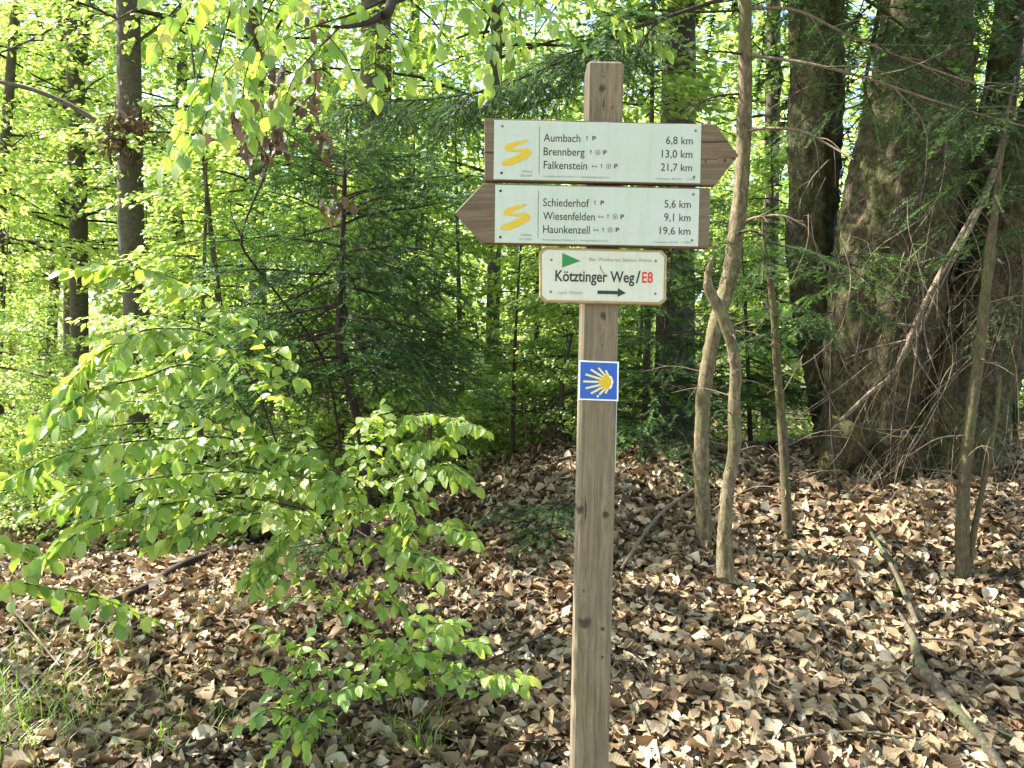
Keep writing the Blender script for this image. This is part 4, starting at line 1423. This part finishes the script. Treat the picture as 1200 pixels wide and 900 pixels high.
# fir branches around the foot of the post at left (a low bough on the slope)
LOW = ghit(640, 650)
lowf = thing('fir_sapling', 'tiny fir seedling drooping over the leaves just left of the post', 'fir sapling', LOW, 'small firs growing among the trunks')
bare_twig(lowf, LOW, [LOW - [0, 0, .02], LOW + [.02, .0, .12], LOW + [.05, 0, .26]], .006, .003, M_TWIG, 'trunk', 8, 5)
for az, ln, z in ((20, .4, .22), (200, .35, .2), (240, .4, .12), (-50, .36, .15), (150, .3, .1), (270, .3, .22), (60, .3, .2)):
    put_bough(lowf, LOW, LOW + [.03, 0, z], R(az), R(0), ln, (FBT + FB)[k % 4]); k += 1
LOW = ghit(600, 690)


# ------------------------------------------------------------------ broadleaf sprays
LM = []
for t in LEAF_N:
    q = MB()
    q.add(t[0], t[1][0], 0, t[0][:, :2])
    q.add(t[0][-3:], [[0, 2, 1]], 0, t[0][-3:, :2])
    LM.append(q.mesh('leaf', M_LEAF, True))


class Spray:
    """collects twigs and leaves of one plant"""
    def __init__(s, org, seed):
        s.tw, s.org, s.r = MB(), np.asarray(org, float), np.random.default_rng(seed)
        s.p, s.d, s.n, s.s = [], [], [], []

    def leaf(s, p, d, size, nh=None):
        s.p.append(p)
        s.d.append(d)
        s.n.append(nh if nh is not None else np.array([s.r.normal(0, .5), -.3 + s.r.normal(0, .5), 1.0]))
        s.s.append(size)

    def twig(s, pts, r0, r1, lsize, start=.15, gap=.035, side=True, hang=.45):
        pts = np.asarray(pts, float)
        L = np.linalg.norm(np.diff(pts, axis=0), axis=1).sum()
        n = max(8, int(L / .03))
        c = smooth_path(pts, n)
        tube(s.tw, c - s.org, np.linspace(r0, r1, n), 5)
        k = start
        sg = 1
        while k <= 1.0:
            i = min(n - 2, int(k * (n - 1)))
            p = c[i]
            T = unit(c[i + 1] - c[i])
            S = unit(np.cross([0, 0, 1.], T) + 1e-6)
            sg = -sg
            if side and s.r.uniform() < .42 and k < .85:
                ll = s.r.uniform(.10, .24) * (1.2 - k)
                e = unit(T + S * sg * s.r.uniform(.5, 1.1)) + [0, 0, s.r.uniform(-.25, .1)]
                s.twig([p, p + e * ll * .5, p + e * ll + [0, 0, -.25 * ll]], r1 * .9, .0007, lsize, .25, gap, False, hang)
            else:
                d = unit(T * s.r.uniform(.5, 1.) + S * sg * s.r.uniform(.5, 1.1)) + [0, 0, -s.r.uniform(.1, 1.1) * hang * 2]
                s.leaf(p, d, lsize * s.r.uniform(.7, 1.15))
            k += gap / L * s.r.uniform(.75, 1.25)
        s.leaf(c[-1], unit(c[-1] - c[-2]) + [0, 0, -.3], lsize)

    def build(s, parent, maxobj=290, twigname='twigs', twmat=M_TWIG):
        if s.tw.n:
            s.tw.obj(twigname, twmat, parent, True)
        Pp, Dd, Nn, Ss = map(np.array, (s.p, s.d, s.n, s.s))
        Rm = frames(Dd, Nn)
        size = Ss / Pp[:, 1]
        order = np.argsort(-size)
        ob = order[:maxobj]
        rest = order[maxobj:]
        for i in ob:
            M4 = Matrix.LocRotScale(Vector(Pp[i] - s.org), Matrix(Rm[i].tolist()).to_quaternion(), Vector([Ss[i]] * 3))
            link('leaf', LM[i % 3], parent, mat=M4)
        if len(rest):
            m2 = MB()
            scatter(m2, LEAF_N[0], Rm[rest], Pp[rest] - s.org, Ss[rest])
            m2.obj('foliage', M_LEAF2, parent, True, kind='stuff')
        print('leaves', len(Pp))


# beech shrub, left middle
gS = ghit(398, 640)
SHR = thing('beech_shrub', 'leafy light green beech shrub spreading over the lower left, rooted by the young fir', 'shrub', gS)
sp = Spray(gS, 3)
b0 = gS


def sq(rows):
    return [P(*q_) for q_ in rows]


hub = P(395, 600, gS[1] - .1)
m_ = MB()
for e in ((b0 - [0, 0, .04], P(404, 625, gS[1]), hub), (b0 + [.03, .05, -.04], P(415, 610, gS[1] - .05), P(425, 575, gS[1] - .1)), (b0 + [-.05, 0, -.04], P(375, 615, gS[1]), P(340, 560, gS[1] - .2))):
    c = smooth_path(np.array(e), 12)
    tube(m_, c - gS, np.linspace(.012, .008, 12), 7)
m_.obj('stem', M_TWIG, SHR, True)
y0_ = gS[1] - .1
for rows, ls in (([(375, 600, y0_), (330, 440, 3.2), (250, 350, 2.9), (150, 312, 2.7), (75, 318, 2.6)], .062),
                 ([(340, 560, y0_ - .2), (280, 420, 3.0), (190, 385, 2.7), (110, 420, 2.5), (45, 490, 2.4)], .066),
                 ([(340, 560, y0_ - .2), (250, 440, 3.0), (160, 445, 2.6), (90, 468, 2.4), (30, 520, 2.3)], .064),
                 ([(350, 570, y0_ - .2), (290, 520, 3.0), (190, 515, 2.6), (80, 530, 2.35), (5, 565, 2.2)], .062),
                 ([(380, 600, y0_), (320, 560, 3.0), (230, 555, 2.7), (130, 570, 2.4), (40, 600, 2.3)], .062),
                 ([(385, 605, y0_), (300, 585, 2.9), (200, 590, 2.6), (110, 615, 2.4), (50, 655, 2.3)], .062),
                 ([(390, 605, y0_), (330, 600, 2.9), (250, 610, 2.6), (180, 640, 2.5)], .062),
                 ([(395, 600, y0_), (430, 540, 3.2), (480, 490, 3.0), (530, 490, 2.9), (568, 505, 2.8)], .056),
                 ([(425, 575, y0_), (470, 560, 3.1), (520, 545, 2.9), (548, 560, 2.8)], .056),
                 ([(410, 610, y0_), (470, 620, 3.0), (520, 615, 2.8), (552, 635, 2.7)], .056),
                 ([(400, 610, y0_), (450, 640, 2.9), (490, 650, 2.7), (530, 665, 2.6)], .054),
                 ([(375, 600, y0_), (335, 560, 3.1), (300, 500, 2.9), (240, 462, 2.8)], .060),
                 ([(370, 590, y0_), (360, 520, 3.2), (340, 470, 3.0), (300, 430, 2.9)], .058),
                 ([(395, 600, y0_), (415, 560, 3.3), (430, 510, 3.1), (445, 475, 3.0)], .054),
                 ([(400, 600, y0_), (460, 530, 3.2), (500, 520, 3.0), (525, 510, 2.9)], .054),
                 ([(390, 605, y0_), (350, 620, 3.0), (320, 650, 2.8), (300, 690, 2.7)], .056),
                 ([(400, 610, y0_), (390, 570, 3.1), (370, 540, 2.9), (320, 530, 2.8)], .056),
                 ([(400, 610, y0_), (420, 590, 3.1), (400, 560, 2.9), (380, 590, 2.8)], .054),
                 ([(405, 610, y0_), (440, 600, 3.1), (470, 590, 2.9), (480, 610, 2.8)], .054),
                 ([(380, 600, y0_), (290, 560, 3.1), (210, 540, 2.9), (150, 545, 2.7)], .06),
                 ([(385, 600, y0_), (270, 600, 3.1), (170, 560, 2.9), (90, 570, 2.7)], .06),
                 ([(380, 600, y0_), (260, 500, 3.2), (160, 470, 2.9), (100, 500, 2.7)], .06)):
    sp.twig(sq(rows), .0045, .0012, ls * .9, .22, .031)
sp.build(SHR)

# another small beech at the far left edge low down
gL = ghit(-30, 760)
SH2 = thing('beech_shrub', 'low beech twigs with bright leaves reaching in from the left edge above the grass', 'shrub', gL)
sp = Spray(gL, 8)
for rows in ([(-30, 760, gL[1]), (0, 690, 2.6), (60, 690, 2.6), (120, 702, 2.6), (180, 728, 2.6)], [(-30, 760, gL[1]), (-20, 650, 2.6), (20, 640, 2.6), (60, 660, 2.6)], [(-30, 760, gL[1]), (-10, 600, 2.5), (10, 560, 2.5), (40, 570, 2.5)]):
    sp.twig(sq(rows), .004, .001, .054, .3, .035)
sp.build(SH2)

# leafy shoots in the lower middle
for (bx, by, label, shoots) in (
    (455, 850, 'leafy hazel-like shoots rising from the litter in the lower middle',
     [[(470, 780), (500, 735), (540, 730)], [(440, 780), (420, 720), (380, 700)], [(480, 800), (520, 790), (570, 785)], [(450, 790), (470, 740), (500, 700)], [(430, 800), (390, 780), (350, 790)], [(470, 800), (520, 760), (560, 750)], [(450, 800), (480, 770), (440, 735)]]),
    (375, 880, 'bright green shoots at the bottom left of the dark fallen branch',
     [[(360, 830), (330, 790), (290, 780)], [(370, 820), (350, 760), (310, 735)], [(380, 840), (400, 810), (440, 800)], [(360, 850), (320, 830), (285, 850)], [(370, 860), (360, 840), (340, 885)], [(365, 830), (345, 780), (360, 745)]]),
    (410, 740, 'green seedling below the foot of the young fir',
     [[(380, 700), (350, 670), (320, 660)], [(400, 700), (350, 700), (310, 700)], [(420, 690), (450, 670), (500, 660)], [(400, 700), (380, 660), (400, 640)], [(415, 700), (440, 690), (470, 715)]]),
    (560, 830, 'small leafy seedling nearest the left side of the post',
     [[(555, 800), (540, 780), (510, 770)], [(565, 800), (590, 790), (600, 800)]])):
    gg = ghit(bx, by)
    t = thing('seedling', label, 'seedling', gg, 'leafy seedlings in the litter')
    sp = Spray(gg, bx)
    for s_ in shoots:
        rows = [(bx, by, gg[1])] + [(x, y, gg[1] - .02 - .07 * (i_ + 1) * (1 if (gg[1] > 2.35) else 0)) for i_, (x, y) in enumerate(s_)]
        sp.twig(sq(rows), .0025, .0009, .043, .25, .027)
    sp.build(t)

# leafy branch over the top left (limb of the pale beech)
oB = np.array(BT.location)
sp = Spray(oB, 12)
limb = [np.array([oB[0], 7.0, 6.2]), P(520, -420, 5.2), P(500, -160, 3.6), P(463, -10, 2.75), P(443, 20, 2.65), P(410, 31, 2.6), P(370, 30, 2.6)]
c = smooth_path(np.array(limb), 50)
m_ = MB()
tube(m_, c - oB, np.interp(np.linspace(0, 1, 50), [0, .5, .75, 1], [.05, .02, .009, .004]), 8)
m_.obj('limb', M_TWIG, BT, True)
TW = [([(450, 0, 2.7), (420, 14, 2.6), (370, 30, 2.6), (332, 47, 2.55)], .006),
      ([(446, 20, 2.65), (440, 67, 2.6), (442, 112, 2.6)], .003),
      ([(400, 30, 2.6), (370, 60, 2.55), (345, 90, 2.5), (330, 130, 2.5)], .003),
      ([(480, -60, 2.9), (400, -40, 2.7), (320, -20, 2.6), (270, 15, 2.5), (240, 60, 2.45)], .004),
      ([(330, -20, 2.6), (300, 40, 2.5), (270, 80, 2.45), (225, 110, 2.4)], .003),
      ([(270, 10, 2.5), (250, 90, 2.4), (240, 140, 2.35), (210, 190, 2.3)], .003),
      ([(300, 40, 2.5), (285, 110, 2.45), (300, 150, 2.45)], .0025),
      ([(480, -60, 2.9), (520, -20, 2.8), (520, 30, 2.75), (500, 70, 2.7)], .003),
      ([(520, -20, 2.8), (560, 10, 2.8), (580, 50, 2.8), (560, 90, 2.8)], .003),
      ([(480, -60, 2.9), (560, -30, 3.0), (640, 10, 3.0), (680, 50, 3.0)], .003),
      ([(440, 20, 2.65), (470, 50, 2.6), (480, 90, 2.6)], .0025),
      ([(370, 30, 2.6), (400, 60, 2.55), (420, 100, 2.5)], .0025),
      ([(400, -40, 2.7), (360, -10, 2.6), (340, 20, 2.6), (310, 60, 2.55), (300, 90, 2.5)], .0025),
      ([(320, -20, 2.6), (260, -10, 2.5), (210, 10, 2.5), (180, 60, 2.4)], .003),
      ([(240, 60, 2.45), (220, 130, 2.4), (190, 195, 2.35)], .002),
      ([(560, -30, 3.0), (620, -20, 3.0), (720, 20, 3.1), (780, 60, 3.1)], .003),
      ([(560, -30, 3.0), (600, 20, 2.9), (600, 60, 2.9), (570, 110, 2.9)], .0025)]
for rows, r0 in TW:
    sp.twig(sq(rows), r0, .001, .060, .2, .042, True, .6)
sp.build(BT, 290)

# withered sapling with brown hanging leaves
gW = ghit(292, 600)
YW = 3.9
gW = np.array([P(402, 600, YW + .9)[0], YW + .9, float(hgt(P(402, 600, YW + .9)[0], YW + .9))])
WI = thing('withered_sapling', 'dead sapling with bunches of shrivelled brown leaves above the young fir', 'sapling', gW)
wp = [gW - [0, 0, .04], P(398, 520, YW + .85), P(378, 420, YW + .75), P(325, 345, YW + .5), P(290, 300, YW + .2), P(283, 280, YW), P(290, 253, YW), P(307, 213, YW - .05), P(315, 187, YW - .1), P(327, 153, YW - .2), P(350, 125, YW - .3), P(368, 108, YW - .3), P(370, 85, YW - .3)]
bare_twig(WI, gW, wp, .008, .003, M_TWIG, 'stem', 60, 6)
for rows in ([(318, 180), (305, 120), (318, 80), (350, 70)], [(327, 153), (320, 110), (322, 70)], [(315, 187), (300, 160), (292, 120)], [(283, 280), (270, 240), (285, 180)], [(350, 125), (372, 140), (378, 175)], [(330, 150), (380, 190), (420, 215)]):
    bare_twig(WI, gW, [P(a_, b__, YW - .25) for a_, b__ in rows], .0035, .0015, M_TWIG, 'twig', 12, 4)
q = MB()
q.add(*[DRY[4][i] if i == 0 else DRY[4][1][0] for i in (0, 1)])
wm = []
for k_ in (1, 4, 6):
    q = MB()
    V_ = DRY[k_][0].copy()
    V_[:, 2] += np.sin(V_[:, 1] * 9) * .12
    q.add(V_, DRY[k_][1][0], 0, V_[:, :2])
    wm.append(q.mesh('withered_leaf', M_BROWNLEAF, True))
r = np.random.default_rng(55)
for (cx_, cy_, nn, sx_, sy_) in ((300, 150, 26, 12, 22), (322, 90, 16, 8, 22), (350, 120, 12, 6, 25), (372, 40, 10, 8, 18), (368, 120, 14, 6, 22), (378, 165, 9, 5, 14), (268, 160, 12, 14, 10), (320, 170, 14, 10, 14), (330, 130, 10, 6, 16), (390, 245, 12, 10, 10)):
    for i in range(nn):
        p = P(cx_ + r.normal(0, sx_), cy_ + r.normal(0, sy_), YW - .25 + r.normal(0, .05))
        d = np.array([r.normal(0, .5), r.normal(0, .5), -1.])
        Rm = frames(d[None], r.normal(0, 1, (1, 3)))[0]
        link('withered_leaf', wm[i % 3], WI, mat=Matrix.LocRotScale(Vector(p - gW), Matrix(Rm.tolist()).to_quaternion(), Vector([r.uniform(.045, .075)] * 3)))


# ------------------------------------------------------------------ fallen branches and sticks
def fallen(name, label, rows, mat, lift=.03, n=40, seg=8, ridge=.08):
    pts = []
    for px, py, rp in rows:
        g_ = ghit(px, py)
        pts.append([g_[0], g_[1], g_[2] + lift, rp / FPX * g_[1]])
    pts = np.array(pts)
    o_ = pts[len(pts) // 2, :3].copy()
    m2 = MB()
    trunk_mesh(m2, pts, n, seg, ridge, len(rows), o_)
    me = m2.mesh(name, mat, True)
    return thing(name, label, 'branch', o_, None, me)


fallen('fallen_branch', 'thick weathered grey branch with mossy end lying at the lower right', [(1050, 728, 1.5), (1068, 760, 4.2), (1080, 800, 6.6), (1112, 844, 6.8), (1144, 880, 6.2), (1175, 925, 6), (1215, 985, 5)], M_LOG, .05, 90, 14, .14)
fallen('fallen_branch', 'thin straight stick leading up from the thick weathered branch', [(1018, 640, 1.5), (1035, 668, 2.2), (1052, 700, 2.8), (1075, 757, 3.2)], M_LOG, .075)
fallen('fallen_branch', 'thin stick running to the right edge from the thick weathered branch', [(1124, 856, 2), (1160, 873, 2), (1215, 897, 1.8)], M_LOG, .05)
fallen('fallen_branch', 'short stick poking right from the thick weathered branch', [(1072, 764, 1.5), (1100, 766, 1.4), (1120, 768, 1)], M_LOG, .05)
fallen('fallen_branch', 'pale curved stick lying just right of the post', [(728, 684, 1.6), (756, 640, 2.2), (780, 612, 2.2), (812, 588, 1.8)], M_DEAD, .06)
fallen('fallen_branch', 'thin forked twig along the bottom edge right of the post', [(905, 893, 1.6), (955, 882, 1.8), (1010, 880, 1.8), (1080, 888, 1.6), (1160, 897, 1.4)], M_LOG, .05)
fallen('fallen_branch', 'dark branch lying along the bottom edge under the leafy shoots', [(205, 905, 4.5), (280, 877, 4.5), (355, 860, 4), (430, 845, 3)], M_TWIG, .05)
fallen('fallen_branch', 'slender twig rising towards the post from the leafy shoots', [(425, 846, 2.2), (500, 822, 1.8), (580, 795, 1.5), (670, 752, 1)], M_TWIG, .07)
fallen('fallen_branch', 'wiry twig along the bottom edge just left of the post', [(430, 846, 1.6), (510, 876, 1.4), (590, 889, 1.3), (680, 888, 1)], M_TWIG, .05)
fallen('fallen_branch', 'long fallen limb on the litter beneath the beech shrub', [(95, 730, 3), (164, 704, 4), (204, 678, 4.5), (240, 662, 4.5), (307, 640, 4), (350, 628, 3)], M_TWIG, .05)
fallen('fallen_branch', 'fallen limb behind the far left leaves', [(40, 655, 2), (75, 625, 3.5), (110, 605, 4), (140, 590, 3)], M_TWIG, .08)
fallen('fallen_branch', 'thin pale twig at the lower left in the grass', [(12, 733, 1), (40, 768, 1.2), (70, 808, 1)], M_DEAD, .08)
fallen('fallen_branch', 'dark thin twig crossing the bottom left corner', [(-5, 780, 1.2), (20, 820, 1.6), (45, 850, 1.4)], M_TWIG, .08)
fallen('fallen_branch', 'thin dark root twig along the litter in the lower centre right', [(720, 792, .9), (790, 796, 1), (860, 783, .9), (930, 790, .8)], M_TWIG, .05)
fallen('fallen_branch', 'dark old stick on top of the leaf ridge left of the post', [(560, 590, 2), (610, 565, 2.4), (660, 548, 2.2), (690, 543, 2)], M_TWIG, .05)

# heap of dry brush behind the post
hb = P(655, 470, 5.9)
hb[2] = float(hgt(hb[0], hb[1]))
hp_ = thing('brush_heap', 'pale heap of dead twigs and roots left of the blue shell sign', 'brush heap', hb)
r = np.random.default_rng(91)
m_ = MB()
for i in range(150):
    p = hb + [r.normal(0, .16), r.normal(0, .15), abs(r.normal(.12, .18))]
    a, e_ = r.uniform(0, 6.28), r.normal(0, .5)
    L = r.uniform(.12, .45)
    d = np.array([math.cos(a), math.sin(a), e_]) * L
    tube(m_, smooth_path(np.array([p, p + d * .5 + [0, 0, .05], p + d + r.normal(0, .05, 3)]), 6) - hb, np.linspace(.006, .002, 6), 4)
m_.obj('twigs', M_DEAD, hp_, True, kind='stuff')

# leafy tuft on the beech trunk (epicormic)
r = np.random.default_rng(19)
tu = [o for o in bpy.data.objects if o.name == 'beech_tree'][0]
oo = np.array(tu.location)
m_ = MB()
K = 420
c0 = P(152, 158, 7.75)
pp = c0 + r.normal(0, 1, (K, 3)) * [.16, .1, .13]
scatter(m_, LEAF_S, frames(r.normal(0, 1, (K, 3)) + [0, 0, -.5], r.normal(0, 1, (K, 3))), pp - oo, r.uniform(.05, .09, K))
for i in range(50):
    d = unit(r.normal(0, 1, 3)) * r.uniform(.15, .35)
    tube(m_, [c0 + [0, .15, 0] - oo, c0 + d - oo], [.006, .002], 4)
m_.obj('shoot_tuft', M_BROWNLEAF, tu, kind='stuff')


# ------------------------------------------------------------------ grass
def grass():
    r = np.random.default_rng(6)
    xs, ys, hs = [], [], []
    cl = []
    for i in range(70):
        px, py = r.uniform(-60, 330), r.uniform(700, 905)
        if r.uniform() < (px / 500):
            continue
        cl.append((ghit(px, py), int(r.uniform(4, 14)), .06))
    for i in range(34):
        cl.append((ghit(r.uniform(-60, 110), r.uniform(740, 905)), int(r.uniform(8, 24)), .09))
    for i in range(8):
        cl.append((ghit(r.uniform(330, 520), r.uniform(840, 900)), int(r.uniform(8, 20)), .03))
    V, n = [], 0
    m2 = MB()
    for g_, k_, sp_ in cl:
        for j in range(k_):
            p = g_ + [r.normal(0, sp_), r.normal(0, sp_), 0]
            p[2] = float(hgt(p[0], p[1]))
            h = r.uniform(.05, .17)
            a = r.uniform(0, 6.28)
            b_ = np.array([math.cos(a), math.sin(a), 0])
            w = np.array([-b_[1], b_[0], 0]) * r.uniform(.0012, .0026)
            ben = r.uniform(.3, 1.3) * h
            q1 = p + b_ * ben * .25 + [0, 0, h * .6]
            q2 = p + b_ * ben + [0, 0, h * r.uniform(.7, 1)]
            m2.add([p - w, p + w, q1 + w * .8, q1 - w * .8, q2], [(0, 1, 2), (0, 2, 3), (3, 2, 4)])
    o = m2.obj('grass', M_GRASS, kind='stuff')
    o['label'] = 'thin green grass blades growing through the litter at the bottom left'
    o['category'] = 'grass'


grass()

# ------------------------------------------------------------------ woodland behind: small trees and big ones, each its own
r = np.random.default_rng(2024)


def simple_tree(x, y, crown, sc, H, rad, label, group, name='beech_tree', cat='tree'):
    z = float(hgt(x, y))
    o = thing(name, label, cat, (x, y, z), group)
    m2 = MB()
    lx, ly = r.normal(0, .25), r.normal(0, .25)
    pts = smooth_path(np.array([[0, 0, -.1, rad * 1.4], [0, 0, .4, rad], [lx * .5, ly * .5, H * .5, rad * .75], [lx, ly, H, rad * .2]]), 14)
    tube(m2, pts[:, :3], np.maximum(pts[:, 3], .004), 9, 0, .04, int(r.integers(999)))
    m2.obj('trunk', M_BEECH, o, True)
    c_ = link('crown', crown, o)
    c_.rotation_euler = (0, 0, r.uniform(0, 6.28))
    c_.scale = (sc, sc, sc * r.uniform(.9, 1.1))
    return o


LOWB, YB_, TB_ = [], [], []
SAPL = [(-.95, 6.6), (-.55, 5.35), (.35, 5.6), (-1.35, 6.3), (-2.0, 6.0), (1.05, 6.3), (-2.3, 5.9), (-4.4, 6.4), (-2.6, 7.0), (-1.2, 8.0), (.2, 7.6), (1.3, 8.6), (2.6, 7.8), (4.0, 8.2), (-5.2, 8.0), (-.4, 6.6), (3.2, 10), (-6.8, 10), (-4.6, 10.2), (-2.2, 10.6),
        (.4, 11), (2.0, 12), (5.2, 11), (7.0, 12.5), (-8.4, 12.5), (-6.0, 13), (-3.4, 13.4), (-1.0, 13.6), (4.0, 14.5), (8.5, 15), (-10.2, 16), (-7.5, 16.5), (-4.8, 17), (-2.0, 17), (.8, 16.5), (3.0, 17.5), (6.0, 18.5), (10.5, 18)]
for i, (x, y) in enumerate(SAPL):
    s = (.72 + .03 * (y - 6)) * r.uniform(.9, 1.15) if i > 6 else (.9, .45, .45, .8, .9, 1.0, .75)[i]
    YB_.append(simple_tree(x, y, CR_SAP[i % 4], s, 4.1 * s, .028 * s + .004, 'young beech with light green layered leaves in the undergrowth behind', 'young beeches in the undergrowth', 'young_beech', 'young tree'))
for i, (x, y) in enumerate([(-3.3, 5.6), (-2.2, 5.9), (-4.4, 6.2), (-5.6, 6.6), (-1.5, 6.4), (-.9, 7.2), (-3.0, 8.6), (-4.8, 8.8), (-6.6, 8.8), (-.1, 6.1), (.35, 6.6), (1.0, 7.2), (2.2, 6.9), (3.4, 7.4), (-7.6, 10.5), (-2.0, 9.4), (.6, 9.2), (2.9, 8.9)]):
    s = r.uniform(.26, .42)
    LOWB.append(simple_tree(x, y, CR_SAP[i % 4], s, 4.1 * s, .012, '', 'knee high beech saplings on the forest floor', 'beech_sapling', 'sapling'))
    LOWB[-1].children[1].scale = (s * 1.5, s * 1.5, s)
BIGT = []
for row, y in enumerate((16, 21, 27, 34)):
    n = 4 + row
    for k in range(n):
        x = (k - (n - 1) / 2) * (y * 1.55 / n) + r.uniform(-1, 1)
        BIGT.append((x, y + r.uniform(-1.6, 1.6)))
for i, (x, y) in enumerate(BIGT):
    s = r.uniform(.95, 1.25) * (1 + (y - 15) * .012)
    TB_.append(simple_tree(x, y, CR_TREE[i % 4], s, 11 * s, r.uniform(.10, .2), 'tall beech with bright spring foliage deeper in the forest', 'tall beeches deeper in the forest'))


# labels: by the landmarks each one is seen between, then by depth
MARKS = [(-9999, 'beyond the left edge'), (-30, 'left of the forked trunk'), (92, 'between the forked trunk and the tufted trunk'), (154, 'between the tufted trunk and the withered sapling'), (285, 'behind the withered sapling'),
         (340, 'behind the young fir'), (440, 'right of the pale trunk with the hanging branch'), (530, 'behind the left arrow tip'), (600, 'behind the signs left of the post'), (700, 'behind the signs right of the post'),
         (793, 'between the broad grey trunk and the kinked stem'), (870, 'between the kinked stem and the dark straight trunk'), (957, 'behind the huge old fir'), (1130, 'right of the huge old fir'), (1230, 'beyond the right edge')]
ORD = ['nearest', 'second nearest', 'third nearest', 'fourth nearest', 'fifth nearest', 'sixth nearest', 'seventh nearest', 'farthest']


def name_by_place(objs, noun):
    bins = {}
    for o_ in objs:
        px = 600 + o_.location[0] / o_.location[1] * FPX
        k_ = max(i_ for i_, m_ in enumerate(MARKS) if m_[0] <= px)
        bins.setdefault(k_, []).append(o_)
    for k_, l_ in bins.items():
        l_.sort(key=lambda q_: q_.location[1])
        for i_, o_ in enumerate(l_):
            o_['label'] = (ORD[min(i_, 7)] + ' ' if len(l_) > 1 else '') + noun + ' ' + MARKS[k_][1]


name_by_place(LOWB, 'knee high beech sapling')
name_by_place(YB_, 'light green young beech')
name_by_place(TB_, 'distant tall beech')

# unseen beeches added over and behind the camera to shade the signpost and foreground
for (x, y, sc_, lab) in ((-4.2, -1.5, 1.0, 'beech added for shade on the far side of the path, left of the viewpoint'), (1.0, -4.5, 1.05, 'beech added for shade straight behind the viewpoint'), (4.6, -2.0, 1.0, 'beech added for shade on the far side of the path, right of the viewpoint'),
                         (5.2, 2.2, .95, 'beech added for shade beside the path right of the signpost, outside the picture'), (-5.6, 3.6, .95, 'beech added for shade beside the path left of the shrub, outside the picture'), (-2.4, -8, 1.2, 'tall beech added for shade further behind the viewpoint on the left'), (4.4, -8.5, 1.2, 'tall beech added for shade further behind the viewpoint on the right'),
                         (-2.6, -5.5, .8, 'bushy beech added for shade behind the viewpoint on the left'), (2.8, -6.0, .85, 'bushy beech added for shade behind the viewpoint on the right'), (-6.5, -4.5, .9, 'bushy beech added for shade far left behind the viewpoint'), (6.8, -4.8, .9, 'bushy beech added for shade far right behind the viewpoint'), (0.2, -9.5, 1.0, 'bushy beech added for shade farthest behind the viewpoint')):
    simple_tree(x, y, CR_TREE[int(abs(x)) % 4] if 'bushy' in lab else CR_HIGH[int(x) % 2], sc_, 12 * sc_, .17, lab, None)


# far woodland on the rising slope: one mass
def far_wood():
    r = np.random.default_rng(9)
    m2 = MB()
    n = 42000
    y = r.uniform(42, 75, n)
    x = r.uniform(-1, 1, n) * (y * .85 + 6)
    t = r.uniform(0, 1, n)
    z = hgt(x, y) + t * 17 * (1 + .25 * np.sin(x * .7) * np.sin(y * .5 + x * .3))
    d = r.normal(0, 1, (n, 3))
    d[:, 2] -= .4
    nh = np.array([0, 0, 1.]) + r.normal(0, .5, (n, 3))
    scatter(m2, LEAF_S, frames(d, nh), np.column_stack([x, y, z]), r.uniform(.35, .75, n))
    for i in range(60):
        yy = r.uniform(42, 70)
        xx = r.uniform(-1, 1) * (yy * .8)
        zz = float(hgt(xx, yy))
        tube(m2, [(xx, yy, zz - .2), (xx + .2, yy, zz + 16)], [.25, .12], 6, 1)
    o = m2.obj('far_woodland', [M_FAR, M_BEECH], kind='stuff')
    o['label'] = 'mass of sunlit green forest far behind the trunks'
    o['category'] = 'woodland'


far_wood()
print('done objects', len(bpy.data.objects), 'polys', sum(sum(3 - 2 if len(p.vertices) == 3 else 2 for p in m.polygons[:1]) * len(m.polygons) for m in bpy.data.meshes))
